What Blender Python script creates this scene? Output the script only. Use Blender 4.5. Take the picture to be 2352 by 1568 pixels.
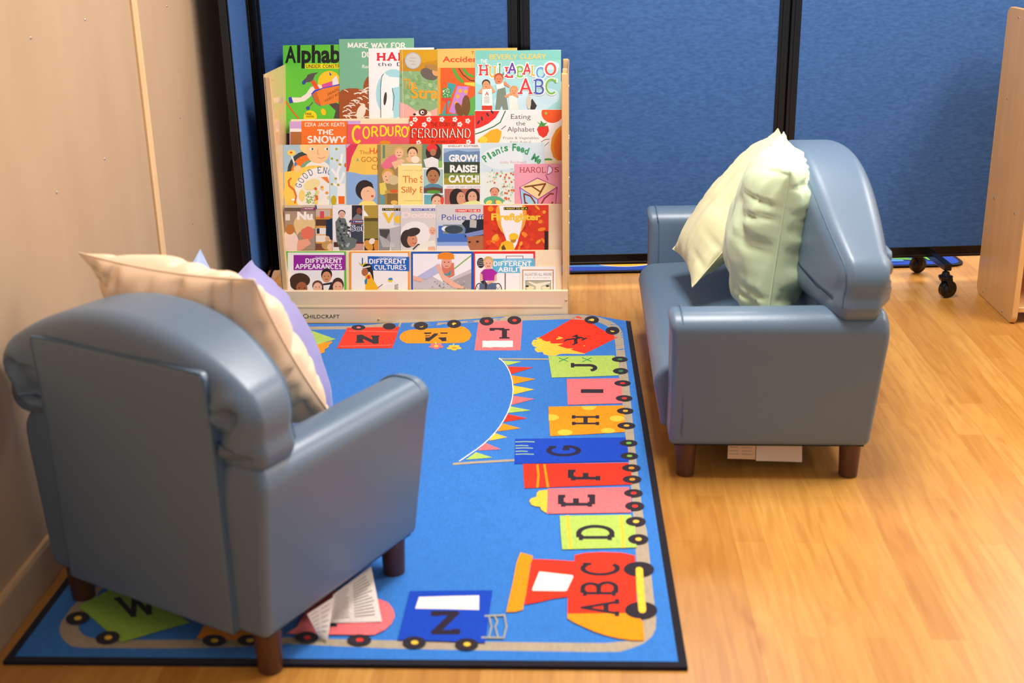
import bpy, bmesh, math, random
from mathutils import Vector, Matrix, noise
random.seed(7)
for o in list(bpy.data.objects): bpy.data.objects.remove(o, do_unlink=True)
COL = bpy.context.scene.collection
S = bpy.context.scene
# ------------------------------------------------------------------ camera
F = 2755.0; CH = 1.35; TH = math.atan(.348); RO = math.atan(154/7916)
PW, PH = 2352, 1568
cf = Vector((0, math.cos(TH), -math.sin(TH)))
r0 = Vector((1, 0, 0)); u0 = r0.cross(cf)
cr = math.cos(RO)*r0 - math.sin(RO)*u0
cu = math.cos(RO)*u0 + math.sin(RO)*r0
cam = bpy.data.cameras.new('camera'); co = bpy.data.objects.new('camera', cam); COL.objects.link(co)
mw = Matrix((cr, cu, -cf)).transposed().to_4x4(); mw.translation = (0, 0, CH); co.matrix_world = mw
cam.sensor_width = 36; cam.lens = 36*F/PW; cam.clip_start = .05
cam.dof.use_dof = True; cam.dof.focus_distance = 4.15; cam.dof.aperture_fstop = 3.2
S.camera = co
# ------------------------------------------------------------------ world, lights, exposure
w = bpy.data.worlds.new('world'); S.world = w; w.use_nodes = True
w.node_tree.nodes['Background'].inputs[0].default_value = (.76, .92, 1.06, 1)
w.node_tree.nodes['Background'].inputs[1].default_value = 0.42
S.view_settings.view_transform = 'Standard'; S.view_settings.look = 'None'
S.view_settings.gamma = 1; S.view_settings.use_curve_mapping = False
S.view_settings.exposure = 0.42
def area(name, loc, sx, sy, power, col=(1, .97, .945)):
    l = bpy.data.lights.new(name, 'AREA'); l.shape = 'RECTANGLE'; l.size = sx; l.size_y = sy
    l.energy = power; l.color = col
    o = bpy.data.objects.new(name, l); COL.objects.link(o); o.location = loc
    return o
LIGHTS = [(.5, 2.95, 58), (2.6, 2.95, 40), (.2, .3, 2), (2.5, .3, 2), (1.0, 5.7, 40), (3.2, 5.7, 45), (2.3, 8.0, 40), (4.6, 3.0, 24), (4.6, 5.6, 24)]
for x, y, p in LIGHTS: area('ceiling_troffer_light', (x, y, 2.77), .6, 1.2, p)

# ------------------------------------------------------------------ pixel helpers (photo pixel -> point on a plane of the room)
CAM = Vector((0, 0, CH))
def ray(x, y):
    return (cf*F + cr*(x-PW/2) - cu*(y-PH/2)).normalized()
def onplane(x, y, p, n):
    d = ray(x, y); return CAM + d*((p-CAM).dot(n)/d.dot(n))
def onz(x, y, z=0): return onplane(x, y, Vector((0, 0, z)), Vector((0, 0, 1)))
def ony(x, y, Y): return onplane(x, y, Vector((0, Y, 0)), Vector((0, 1, 0)))
# ------------------------------------------------------------------ materials
def lin(h):
    h = h.lstrip('#'); v = [int(h[i:i+2], 16)/255 for i in (0, 2, 4)]
    return tuple(c/12.92 if c <= .04045 else ((c+.055)/1.055)**2.4 for c in v)+(1,)
MC = {}
def N(t, k, **kw):
    n = t.nodes.new(k)
    for a, b in kw.items(): setattr(n, a, b)
    return n
def base_mat(name):
    m = bpy.data.materials.new(name); m.use_nodes = True
    return m, m.node_tree, m.node_tree.nodes['Principled BSDF']
def add_bump(t, b, scale, strength, dist=.002, kind='noise', stretch=None, detail=4):
    tc = N(t, 'ShaderNodeTexCoord'); mp = N(t, 'ShaderNodeMapping')
    t.links.new(tc.outputs['Object'], mp.inputs[0])
    if stretch: mp.inputs['Scale'].default_value = stretch
    n = N(t, 'ShaderNodeTexNoise'); n.inputs['Scale'].default_value = scale; n.inputs['Detail'].default_value = detail
    t.links.new(mp.outputs[0], n.inputs['Vector'])
    bp = N(t, 'ShaderNodeBump'); bp.inputs['Strength'].default_value = strength; bp.inputs['Distance'].default_value = dist
    t.links.new(n.outputs[0], bp.inputs['Height']); t.links.new(bp.outputs[0], b.inputs['Normal'])
    return n
def vary(t, b, c1, c2, scale, stretch=None, lo=.35, hi=.65, detail=5, coord='Object'):
    tc = N(t, 'ShaderNodeTexCoord'); mp = N(t, 'ShaderNodeMapping'); t.links.new(tc.outputs[coord], mp.inputs[0])
    if stretch: mp.inputs['Scale'].default_value = stretch
    n = N(t, 'ShaderNodeTexNoise'); n.inputs['Scale'].default_value = scale; n.inputs['Detail'].default_value = detail
    t.links.new(mp.outputs[0], n.inputs['Vector'])
    r = N(t, 'ShaderNodeValToRGB'); r.color_ramp.elements[0].position = lo; r.color_ramp.elements[1].position = hi
    r.color_ramp.elements[0].color = c1; r.color_ramp.elements[1].color = c2
    t.links.new(n.outputs[0], r.inputs[0]); t.links.new(r.outputs[0], b.inputs['Base Color'])
    return r
def ink(h):
    k = 'ink'+h
    if k not in MC:
        m, t, b = base_mat('print_'+h); b.inputs['Base Color'].default_value = lin(h); b.inputs['Roughness'].default_value = .38
        b.inputs['Specular IOR Level'].default_value = .35
        MC[k] = m
    return MC[k]
def pile(h):
    k = 'pile'+h
    if k not in MC:
        m, t, b = base_mat('carpet_'+h); c = lin(h); d = tuple(x*.91 for x in c[:3])+(1,)
        vary(t, b, d, tuple(min(1, x*1.06) for x in c[:3])+(1,), 170, stretch=(1, .35, 1), lo=.3, hi=.6, coord='Object')
        b.inputs['Roughness'].default_value = .95; b.inputs['Specular IOR Level'].default_value = .1
        add_bump(t, b, 450, .5, .002)
        b.inputs['Sheen Weight'].default_value = .15
        MC[k] = m
    return MC[k]
def plain(name, h, rough=.5, spec=.5, metal=0, bump=None):
    if name in MC: return MC[name]
    m, t, b = base_mat(name); b.inputs['Base Color'].default_value = lin(h); b.inputs['Roughness'].default_value = rough
    b.inputs['Specular IOR Level'].default_value = spec; b.inputs['Metallic'].default_value = metal
    if bump: add_bump(t, b, *bump)
    MC[name] = m; return m
def wood(name, h1, h2, rough=.35, stretch=(1, 12, 12), scale=3):
    if name in MC: return MC[name]
    m, t, b = base_mat(name); vary(t, b, lin(h1), lin(h2), scale, stretch=stretch, lo=.3, hi=.7)
    b.inputs['Roughness'].default_value = rough; MC[name] = m; return m
LEATHER = plain('slate_blue_vinyl', '#62798F', .37, .6, 0, (70, .12, .002))
LEGW = wood('dark_walnut_leg', '#4A2B1C', '#5E3A26', .35, (8, 8, 1), 6)
MAPLE = wood('pale_maple_plywood', '#FADFB4', '#FCE6C2', .3, (1, 6, 14), 3)
MAPLE2 = wood('maple_edge', '#EBBE82', '#F2CB94', .3, (14, 14, 1), 3)
SHELFW = wood('honey_maple', '#D9A766', '#E2B274', .35, (8, 8, 1), 3)
WALLW = wood('pale_birch_wall', '#BB9D7A', '#C3A683', .55, (6, 3, .7), 2.2)
TRIMW = wood('trim_strip_wood', '#E6BE88', '#EFC993', .5, (8, 8, 1), 3)
BLACK = plain('black_metal_frame', '#0C0B0C', .22, .5)
BLKP = plain('black_caster_plastic', '#0A0A0C', .3, .5)
CHROME = plain('steel_screw', '#C9C6C0', .25, .5, 1)
BRASS = plain('pale_screw_cap', '#E2C792', .3, .5, .3)
def fabric():
    m, t, b = base_mat('blue_panel_fabric')
    vary(t, b, lin('#3B6098'), lin('#4971AC'), 130, stretch=(.35, 1, 1.0), lo=.3, hi=.7, detail=6)
    b.inputs['Roughness'].default_value = .9; b.inputs['Specular IOR Level'].default_value = .15
    add_bump(t, b, 420, .4, .001)
    return m
FABRIC = fabric()
SIDEM = wood('glossy_maple_side', '#EFC58C', '#F3CF9C', .10, (10, 10, 1), 3)
def floor_mat():
    m, t, b = base_mat('oak_strip_laminate')
    tc = N(t, 'ShaderNodeTexCoord'); mp = N(t, 'ShaderNodeMapping'); t.links.new(tc.outputs['Object'], mp.inputs[0])
    mp.inputs['Rotation'].default_value = (0, 0, math.radians(90+3.8))
    br = N(t, 'ShaderNodeTexBrick'); t.links.new(mp.outputs[0], br.inputs['Vector'])
    br.inputs['Scale'].default_value = 1; br.inputs['Brick Width'].default_value = .62; br.inputs['Row Height'].default_value = .068
    br.inputs['Mortar Size'].default_value = .0004; br.inputs['Mortar Smooth'].default_value = .4
    br.offset = .37
    br.inputs['Color1'].default_value = lin('#BE853A'); br.inputs['Color2'].default_value = lin('#CE994B'); br.inputs['Mortar'].default_value = lin('#AE7430')
    n = N(t, 'ShaderNodeTexNoise'); m2 = N(t, 'ShaderNodeMapping'); t.links.new(mp.outputs[0], m2.inputs[0])
    m2.inputs['Scale'].default_value = (2.2, 26, 1); t.links.new(m2.outputs[0], n.inputs['Vector']); n.inputs['Scale'].default_value = 2.2
    n.inputs['Detail'].default_value = 7; n.inputs['Distortion'].default_value = .6
    r = N(t, 'ShaderNodeValToRGB'); r.color_ramp.elements[0].position = .32; r.color_ramp.elements[1].position = .6
    r.color_ramp.elements[0].color = (.80, .70, .56, 1); r.color_ramp.elements[1].color = (1.03, 1.02, 1, 1)
    t.links.new(n.outputs[0], r.inputs[0])
    mx = N(t, 'ShaderNodeMix', data_type='RGBA', blend_type='MULTIPLY'); mx.inputs[0].default_value = .75
    t.links.new(br.outputs['Color'], mx.inputs[6]); t.links.new(r.outputs[0], mx.inputs[7])
    # knots
    n3 = N(t, 'ShaderNodeTexNoise'); m3 = N(t, 'ShaderNodeMapping'); t.links.new(mp.outputs[0], m3.inputs[0])
    m3.inputs['Scale'].default_value = (2.5, 8, 1); t.links.new(m3.outputs[0], n3.inputs['Vector']); n3.inputs['Scale'].default_value = 1.6
    r3 = N(t, 'ShaderNodeValToRGB'); r3.color_ramp.elements[0].position = .68; r3.color_ramp.elements[1].position = .78
    r3.color_ramp.elements[0].color = (1, 1, 1, 1); r3.color_ramp.elements[1].color = (.72, .55, .38, 1)
    t.links.new(n3.outputs[0], r3.inputs[0])
    mx2 = N(t, 'ShaderNodeMix', data_type='RGBA', blend_type='MULTIPLY'); mx2.inputs[0].default_value = .8
    t.links.new(mx.outputs[2], mx2.inputs[6]); t.links.new(r3.outputs[0], mx2.inputs[7])
    t.links.new(mx2.outputs[2], b.inputs['Base Color'])
    b.inputs['Roughness'].default_value = .34; b.inputs['Specular IOR Level'].default_value = .45
    return m
# ------------------------------------------------------------------ mesh builder
class MB:
    def __init__(s): s.v = []; s.f = []; s.m = []; s.mats = []
    def mi(s, mat):
        if mat not in s.mats: s.mats.append(mat)
        return s.mats.index(mat)
    def add(s, vs, fs, mat):
        o = len(s.v); s.v += [Vector(p) for p in vs]; k = s.mi(mat)
        for f in fs: s.f.append(tuple(i+o for i in f)); s.m.append(k)
    def box(s, a, b, mat, fn=None):
        x0, y0, z0 = a; x1, y1, z1 = b
        vs = [Vector(p) for p in ((x0,y0,z0),(x1,y0,z0),(x1,y1,z0),(x0,y1,z0),(x0,y0,z1),(x1,y0,z1),(x1,y1,z1),(x0,y1,z1))]
        if fn: vs = [fn(p) for p in vs]
        s.add(vs, [(0,3,2,1),(4,5,6,7),(0,1,5,4),(1,2,6,5),(2,3,7,6),(3,0,4,7)], mat)
    def prism(s, pts, d, mat):
        """closed 3D outline extruded by vector d"""
        n = len(pts); vs = [Vector(p) for p in pts]+[Vector(p)+Vector(d) for p in pts]
        s.add(vs, [tuple(range(n))[::-1], tuple(range(n, 2*n))]+[(i, (i+1) % n, n+(i+1) % n, n+i) for i in range(n)], mat)
    def tube(s, pts, rad, mat, n=10, closed=False):
        pts = [Vector(p) for p in pts]; rings = []; L = len(pts)
        for i, p in enumerate(pts):
            a = pts[i-1] if (i > 0 or closed) else p; b = pts[(i+1) % L] if (i < L-1 or closed) else p
            t = (b-a).normalized(); q = Vector((0, 0, 1)) if abs(t.z) < .9 else Vector((1, 0, 0))
            e = t.cross(q).normalized(); g = t.cross(e)
            r = rad[i] if isinstance(rad, (list, tuple)) else rad
            rings.append([p+e*math.cos(k*2*math.pi/n)*r+g*math.sin(k*2*math.pi/n)*r for k in range(n)])
        vs = [v for rg in rings for v in rg]; fs = []
        for i in range(L if closed else L-1):
            j = (i+1) % L
            for k in range(n): fs.append((i*n+k, i*n+(k+1) % n, j*n+(k+1) % n, j*n+k))
        if not closed: fs += [tuple(range(n))[::-1], tuple((L-1)*n+k for k in range(n))]
        s.add(vs, fs, mat)
    def lathe(s, c, ax, prof, mat, n=24):
        """prof: list of (t along ax, radius)"""
        c = Vector(c); ax = Vector(ax).normalized(); q = Vector((0, 0, 1)) if abs(ax.z) < .9 else Vector((1, 0, 0))
        e = ax.cross(q).normalized(); g = ax.cross(e); vs = []
        for t, r in prof: vs += [c+ax*t+(e*math.cos(k*2*math.pi/n)+g*math.sin(k*2*math.pi/n))*r for k in range(n)]
        fs = [(i*n+k, i*n+(k+1) % n, (i+1)*n+(k+1) % n, (i+1)*n+k) for i in range(len(prof)-1) for k in range(n)]
        fs += [tuple(range(n))[::-1], tuple((len(prof)-1)*n+k for k in range(n))]
        s.add(vs, fs, mat)
    def dome(s, c, nrm, r, mat, n=8):
        s.lathe(c, nrm, [(0, r), (r*.35, r*.85), (r*.6, r*.35)], mat, n)
    def build(s, name, parent=None, local=False, smooth=False, bevel=0, ang=None):
        me = bpy.data.meshes.new(name)
        off = Vector((0, 0, 0)) if (local or parent is None) else parent.location
        me.from_pydata([v-off for v in s.v], [], s.f)
        for m in s.mats: me.materials.append(m)
        me.polygons.foreach_set('material_index', s.m)
        bm = bmesh.new(); bm.from_mesh(me)
        if smooth or bevel: bmesh.ops.remove_doubles(bm, verts=bm.verts, dist=1e-6)
        if smooth or bevel: bmesh.ops.recalc_face_normals(bm, faces=bm.faces)
        if ang:
            for e in bm.edges:
                if len(e.link_faces) == 2 and e.calc_face_angle(0) > math.radians(ang): e.smooth = False
        bm.to_mesh(me); bm.free()
        if smooth: me.polygons.foreach_set('use_smooth', [True]*len(me.polygons))
        me.update()
        o = bpy.data.objects.new(name, me); COL.objects.link(o)
        if parent: o.parent = parent
        if bevel:
            b = o.modifiers.new('bevel', 'BEVEL'); b.width = bevel; b.segments = 3; b.limit_method = 'ANGLE'
        return o
def tag(o, label, cat, group=None, kind=None):
    if label: o['label'] = label
    if cat: o['category'] = cat
    if group: o['group'] = group
    if kind: o['kind'] = kind
    return o
def empty(name, loc, rz=0, label=None, cat=None, group=None):
    o = bpy.data.objects.new(name, None); COL.objects.link(o); o.location = loc; o.rotation_euler = (0, 0, rz)
    o.empty_display_size = .1
    return tag(o, label, cat, group)
def caps(parent, items, name, r, mat):
    """small domed screw heads, one object each: items = (centre, outward normal)"""
    for p, n in items:
        b = MB(); b.dome((0, 0, 0), n, r, mat, 12); o = b.build(name, None, smooth=True)
        o.parent = parent; o.location = Vector(p)-(parent.matrix_basis.translation if parent.parent is None else parent.parent.location)
# ------------------------------------------------------------------ lettering
def arc(cx, cy, rx, ry, a0, a1, n=10):
    return [(cx+rx*math.cos(math.radians(a0+(a1-a0)*i/n)), cy+ry*math.sin(math.radians(a0+(a1-a0)*i/n))) for i in range(n+1)]
G = {   # (width, strokes); unit height capitals
 'A': (.8, [[(.05,0),(.4,1),(.75,0)], [(.18,.36),(.62,.36)]]),
 'B': (.72, [[(.12,0),(.12,1)], [(.12,1)]+arc(.4,.76,.22,.24,90,-90)+[(.12,.52)], [(.12,.52)]+arc(.42,.26,.25,.26,90,-90)+[(.12,0)]]),
 'C': (.78, [arc(.43,.5,.34,.5,48,312,16)]),
 'D': (.78, [[(.12,0),(.12,1)], [(.12,1)]+arc(.35,.5,.36,.5,90,-90,14)+[(.12,0)]]),
 'E': (.68, [[(.12,0),(.12,1)], [(.12,1),(.6,1),(.6,.86)], [(.12,.52),(.48,.52)], [(.12,0),(.62,0),(.62,.15)]]),
 'F': (.66, [[(.12,0),(.12,1)], [(.12,1),(.6,1),(.6,.84)], [(.12,.5),(.48,.5)]]),
 'G': (.82, [arc(.43,.5,.34,.5,48,330,16)+[(.74,.42)], [(.5,.42),(.8,.42)]]),
 'H': (.82, [[(.12,0),(.12,1)], [(.7,0),(.7,1)], [(.12,.5),(.7,.5)]]),
 'I': (.3, [[(.15,0),(.15,1)]]),
 'J': (.6, [[(.46,1),(.46,.25)]+arc(.26,.25,.2,.25,0,-165,8)]),
 'K': (.78, [[(.12,0),(.12,1)], [(.66,1),(.13,.42)], [(.3,.6),(.7,0)]]),
 'L': (.64, [[(.12,0),(.12,1)], [(.12,0),(.6,0),(.6,.2)]]),
 'M': (.95, [[(.12,0),(.12,1),(.47,.2),(.83,1),(.83,0)]]),
 'N': (.82, [[(.12,0),(.12,1),(.7,0),(.7,1)]]),
 'O': (.84, [arc(.42,.5,.35,.5,0,360,22)]),
 'P': (.68, [[(.12,0),(.12,1)], [(.12,1)]+arc(.38,.73,.24,.27,90,-90)+[(.12,.46)]]),
 'Q': (.84, [arc(.42,.5,.35,.5,0,360,22), [(.5,.25),(.78,-.05)]]),
 'R': (.76, [[(.12,0),(.12,1)], [(.12,1)]+arc(.38,.74,.24,.26,90,-90)+[(.12,.48)], [(.38,.48),(.7,0)]]),
 'S': (.66, [arc(.33,.74,.22,.25,30,250,10)+arc(.33,.25,.24,.25,70,-150,10)]),
 'T': (.74, [[(.37,0),(.37,1)], [(.06,.84),(.06,1),(.68,1),(.68,.84)]]),
 'U': (.8, [[(.12,1),(.12,.35)]+arc(.4,.35,.28,.35,180,360,10)+[(.68,1)]]),
 'V': (.8, [[(.06,1),(.4,0),(.74,1)]]),
 'W': (1.05, [[(.06,1),(.3,0),(.53,.85),(.76,0),(1.0,1)]]),
 'X': (.78, [[(.1,0),(.68,1)], [(.1,1),(.68,0)]]),
 'Y': (.76, [[(.06,1),(.38,.48),(.7,1)], [(.38,.48),(.38,0)]]),
 'Z': (.74, [[(.1,.84),(.1,1),(.64,1),(.1,0),(.66,0),(.66,.17)]]),
 '!': (.3, [[(.15,1),(.15,.3)], [(.15,.08),(.15,0)]]), "'": (.25, [[(.12,1),(.1,.8)]]), ' ': (.38, []), '&': (.8, [arc(.35,.76,.18,.22,0,360,12), arc(.36,.27,.26,.27,40,400,12)]),
 '.': (.25, [[(.12,.05),(.12,0)]]),
}
def strips(pts, hw):
    """stroke outline as runs of mitred quads; sharp corners start a new run: [(run number, quad)]"""
    P = [Vector(pts[0])]
    for p in pts[1:]:
        if (Vector(p)-P[-1]).length > 1e-6: P.append(Vector(p))
    if len(P) < 2: return []
    runs = [[P[0]]]
    for i in range(1, len(P)):
        runs[-1].append(P[i])
        if i < len(P)-1:
            a = (P[i]-P[i-1]).normalized(); b = (P[i+1]-P[i]).normalized()
            if a.dot(b) < .45: runs.append([P[i]])
    out = []; nr = len(runs)
    for ri, R in enumerate(runs):
        R = [p.copy() for p in R]
        if ri > 0: R[0] -= (R[1]-R[0]).normalized()*hw*.75
        if ri < nr-1: R[-1] += (R[-1]-R[-2]).normalized()*hw*.75
        L = []
        for i, p in enumerate(R):
            a = (R[i]-R[i-1]).normalized() if i > 0 else (R[1]-R[0]).normalized()
            b = (R[i+1]-R[i]).normalized() if i < len(R)-1 else a
            t = (a+b).normalized(); n = Vector((-t.y, t.x)); m = hw/max(.5, n.dot(Vector((-a.y, a.x))))
            L.append((p-n*m, p+n*m))
        for i in range(len(L)-1): out.append((ri, [L[i][0], L[i+1][0], L[i+1][1], L[i][1]]))
    return out
def stroke_word(word, hw=.07, serif=.13, gap=.1):
    """[(level, quad)] in unit letter space, and the total width"""
    x = 0; polys = []
    for ch in word:
        wd, st = G.get(ch, (.4, [])); lv = 0
        for s_ in st:
            P = [(x+a, b) for a, b in s_]
            q = strips(P, hw); polys += [(lv+r, p) for r, p in q]; lv += (max(r for r, p in q)+1) if q else 0
            if serif and ch not in "CGOSQ&.!'":
                for e, nb in ((P[0], P[1]), (P[-1], P[-2])):
                    if (abs(e[1]) < .01 or abs(e[1]-1) < .01) and abs(e[1]-nb[1]) > .3:
                        yy = e[1]+(hw*.8 if e[1] < .5 else -hw*.8)
                        polys.append((lv, [Vector((e[0]-serif, yy-hw*.8)), Vector((e[0]+serif, yy-hw*.8)), Vector((e[0]+serif, yy+hw*.8)), Vector((e[0]-serif, yy+hw*.8))])); lv += 1
            if serif and ch in 'CG':
                e = P[0]; polys.append((lv, [Vector((e[0]-hw*.6, e[1]-.12)), Vector((e[0]+hw*1.2, e[1]-.12)), Vector((e[0]+hw*1.2, e[1]+.14)), Vector((e[0]-hw*.6, e[1]+.1))])); lv += 1
        x += wd+gap
    return polys, x-gap
TXC = {}
def text_mesh(s, bold=0.0, spacing=1.0):
    k = (s, bold, spacing)
    if k not in TXC:
        c = bpy.data.curves.new('t', 'FONT'); c.body = s; c.offset = bold; c.space_character = spacing; c.resolution_u = 3
        c.size = 1; o = bpy.data.objects.new('t', c); COL.objects.link(o)
        dg = bpy.context.evaluated_depsgraph_get(); me = bpy.data.meshes.new_from_object(o.evaluated_get(dg))
        vs = [(v.co.x, v.co.y) for v in me.vertices]; fs = [tuple(p.vertices) for p in me.polygons]
        bpy.data.objects.remove(o); bpy.data.curves.remove(c); bpy.data.meshes.remove(me)
        xs = [v[0] for v in vs]; ys = [v[1] for v in vs]
        x0, x1, y0, y1 = min(xs), max(xs), min(ys), max(ys)
        vs = [((a-x0)/(x1-x0), (b-y0)/(y1-y0)) for a, b in vs]
        TXC[k] = (vs, fs)
    return TXC[k]
class Sheet:
    """flat artwork laid on a surface; map(x,y,layer)->point; crop coords via o=(ox,oy,scale)"""
    def __init__(s, mapper, matf, step):
        s.map = mapper; s.mat = matf; s.step = step; s.k = 1; s.o = (0, 0, 1); s.art = MB(); s.txs = []; s.clip = None
    def P(s, x, y, k):
        return s.map(s.o[0]+x/s.o[2], s.o[1]+y/s.o[2], k*s.step)
    def cl(s, x, y):
        if s.clip:
            X = s.o[0]+x/s.o[2]; Y = s.o[1]+y/s.o[2]; a, b, c, d = s.clip
            X = min(max(X, a), c); Y = min(max(Y, b), d)
            return ((X-s.o[0])*s.o[2], (Y-s.o[1])*s.o[2])
        return (x, y)
    def newtx(s, st):
        if len(st) > 1 or not s.txs: s.txs.append(MB())
        return s.txs[-1]
    def poly(s, col, pts):
        s.k += 1; t = s.art
        v = [s.P(*s.cl(x, y), s.k) for x, y in pts]
        q = [v[0]]
        for p in v[1:]:
            if (p-q[-1]).length > 1e-5: q.append(p)
        if len(q) > 2 and (q[0]-q[-1]).length < 1e-5: q.pop()
        if len(q) > 2: t.add(q, [tuple(range(len(q)))], s.mat(col))
    def rect(s, col, x0, y0, x1, y1): s.poly(col, [(x0,y0),(x1,y0),(x1,y1),(x0,y1)])
    def ell(s, col, cx, cy, rx, ry, a=0, n=22, a0=0, a1=360):
        ca, sa = math.cos(math.radians(a)), math.sin(math.radians(a)); p = []
        for i in range(n if a1-a0 == 360 else n+1):
            t = math.radians(a0+(a1-a0)*i/n); X = rx*math.cos(t); Y = ry*math.sin(t)
            p.append((cx+X*ca-Y*sa, cy+X*sa+Y*ca))
        s.poly(col, p)
    def line(s, col, pts, wd):
        s.k += 1; mx = 0
        for lv, q in strips(pts, wd/2):
            mx = max(mx, lv); s.art.add([s.P(*s.cl(p[0], p[1]), s.k+lv) for p in q], [(0,1,2,3)], s.mat(col))
        s.k += mx
    def text(s, col, st, x0, y0, x1, y1, bold=.0, spacing=1.0, warp=None):
        s.k += 1; vs, fs = text_mesh(st, bold, spacing); o = []
        for a, b in vs:
            if warp: X, Y = warp(a, b)
            else: X, Y = x0+a*(x1-x0), y1-b*(y1-y0)
            o.append(s.P(*s.cl(X, Y), s.k))
        s.newtx(st).add(o, fs, s.mat(col))
    def serif(s, col, st, x0, y0, x1, y1, hw=.07, sf=.13, mode='up', gap=.1):
        s.k += 1; polys, wd = stroke_word(st, hw, sf, gap); tx = s.newtx(st)
        mx = max([p[0] for p in polys] or [0])
        for lv, q in polys:
            o = []
            for p in q:
                a, b = p[0]/wd, p[1]
                if callable(mode): X, Y = mode(a, b)
                elif mode == 'up': X, Y = x0+a*(x1-x0), y1-b*(y1-y0)
                elif mode == 'left': X, Y = x1-b*(x1-x0), y1-a*(y1-y0)
                elif mode == 'flip': X, Y = x1-a*(x1-x0), y0+b*(y1-y0)
                o.append(s.P(*s.cl(X, Y), s.k+lv))
            tx.add(o, [(0,1,2,3)], s.mat(col))
        s.k += mx
    def head(s, cx, cy, r, skin='#D98F62', hair='#33221A', up=1.0, shirt=None):
        if shirt: s.ell(shirt, cx, cy+r*2.1, r*1.5, r*1.1)
        s.ell(hair, cx, cy-r*.28, r*1.0, r*.98*up); s.ell(skin, cx, cy+r*.14, r*.84, r*1.0)
        for q in (-1, 1): s.ell('#2A1B15', cx+q*r*.32, cy, r*.1, r*.08, n=8)
        s.line('#A03A34', [(cx-r*.28, cy+r*.52), (cx, cy+r*.62), (cx+r*.28, cy+r*.52)], r*.12)
# ================================================================== ROOM
def struct(o): o['kind'] = 'structure'; return o
b = MB(); b.box((-2.2, -1.2, -.05), (6.2, 9.2, 0), floor_mat()); struct(b.build('floor'))
CEILM = plain('white_ceiling_tile', '#F2EEE6', .9); PAINT = plain('warm_white_wall_paint', '#EFE6D6', .85)
b = MB(); b.box((-2.2, -1.2, 2.8), (6.2, 9.2, 2.86), CEILM); struct(b.build('ceiling'))
b = MB(); b.box((6.2, -1.2, -.05), (6.3, 9.2, 2.86), PAINT); struct(b.build('wall_right'))
b = MB(); b.box((-2.2, 9.2, -.05), (6.3, 9.3, 2.86), PAINT); struct(b.build('wall_back'))
WA = Vector((-1.028, 2.055, 0)); WD = Vector((.0256, 1, 0)).normalized(); WN = Vector((WD.y, -WD.x, 0))
def wp(s, z, d=0): return WA+WD*s+WN*d+Vector((0, 0, z))      # along the wall, height, distance off it
BT = .012
def wbox(b, s0, s1, z0, z1, d0, d1, mat):
    vs = [wp(s, z, d) for z in (z0, z1) for s, d in ((s0, d0), (s0, d1), (s1, d1), (s1, d0))]
    b.add(vs, [(3,2,1,0),(4,5,6,7),(0,1,5,4),(1,2,6,5),(2,3,7,6),(3,0,4,7)], mat)
b = MB(); wbox(b, -3.3, 7.2, -.05, 2.86, -.12, -BT, WALLW); wl = struct(b.build('wall_left'))
it = []
for px, py in ((195,45),(70,87),(383,14),(240,365),(130,442),(413,270),(480,231),(443,513),(503,458)):
    p = onplane(px, py, wp(0, 0, -BT), WN); it.append((p, WN))
caps(wl, it, 'screw_head', .0038, CHROME)
b = MB(); wbox(b, -3.3, 7.2, 0, .088, -BT, 0, WALLW); wbox(b, -3.3, 7.2, .088, .1, -BT, -.002, TRIMW)
struct(b.build('baseboard_left', bevel=.001))
p0 = onplane(305, 0, wp(0, 0, -BT), WN); s0 = (p0-WA).dot(WD)
p1 = onplane(373, 600, wp(0, 0, -BT), WN); s1 = (p1-WA).dot(WD)
sm = (s0+s1)/2; print('trim s', s0, s1)
b = MB(); wbox(b, sm-.022, sm+.022, .1, 2.8, -BT, -.006, TRIMW); struct(b.build('trim_1', bevel=.001))

# ================================================================== FOLDING PARTITION on casters
part = empty('folding_partition', (0, 4.5, 0), 0, 'blue fabric folding partition with black metal posts, on casters behind the bookcase', 'partition')
TOPZ = 1.85
def panel(a, c, h=.022):
    """one panel between floor points a and c: fabric + its frame"""
    a = Vector(a); c = Vector(c); d = (c-a).normalized(); n = Vector((d.y, -d.x, 0))
    if n.y > .2 or (abs(n.y) <= .2 and n.x < 0): n = -n
    def bx(b, s0, s1, z0, z1, t0, t1, mat):
        vs = [a+d*s+n*t+Vector((0, 0, z)) for z in (z0, z1) for s, t in ((s0, t0), (s0, t1), (s1, t1), (s1, t0))]
        b.add(vs, [(3,2,1,0),(4,5,6,7),(0,1,5,4),(1,2,6,5),(2,3,7,6),(3,0,4,7)], mat)
    L = (c-a).length
    b = MB(); bx(b, .03, L-.03, .138, TOPZ-.03, -h+.004, h-.004, FABRIC); b.build('fabric_panel', part)
    b = MB()
    for s in (0, L-.036):
        bx(b, s, s+.036, .097, TOPZ, -h, h, BLACK); bx(b, s+.012, s+.024, .097, TOPZ, h, h+.004, BLACK)
    bx(b, .036, L-.036, .098, .14, -.02, .02, BLACK); bx(b, .036, L-.036, .106, .111, .02, .026, BLACK)
    bx(b, .036, L-.036, TOPZ-.03, TOPZ, -.02, .02, BLACK)
    b.build('frame', part, bevel=.002)
XJ = [(-.928, 4.52), (.047, 4.5), (1.03, 4.5), (2.02, 4.53)]
PA = (-.888, 3.90)
panel((PA[0], PA[1], 0), (XJ[0][0]-.012, XJ[0][1]-.035, 0), .012)
for i in range(3): panel((XJ[i][0]+.004, XJ[i][1], 0), (XJ[i+1][0]-.004, XJ[i+1][1], 0))
for x, y in XJ[:3]:
    b = MB(); b.tube([(x, y, .09), (x, y, TOPZ-.01)], .008, BLACK, 10); b.build('hinge', part, smooth=True, ang=40)
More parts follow.
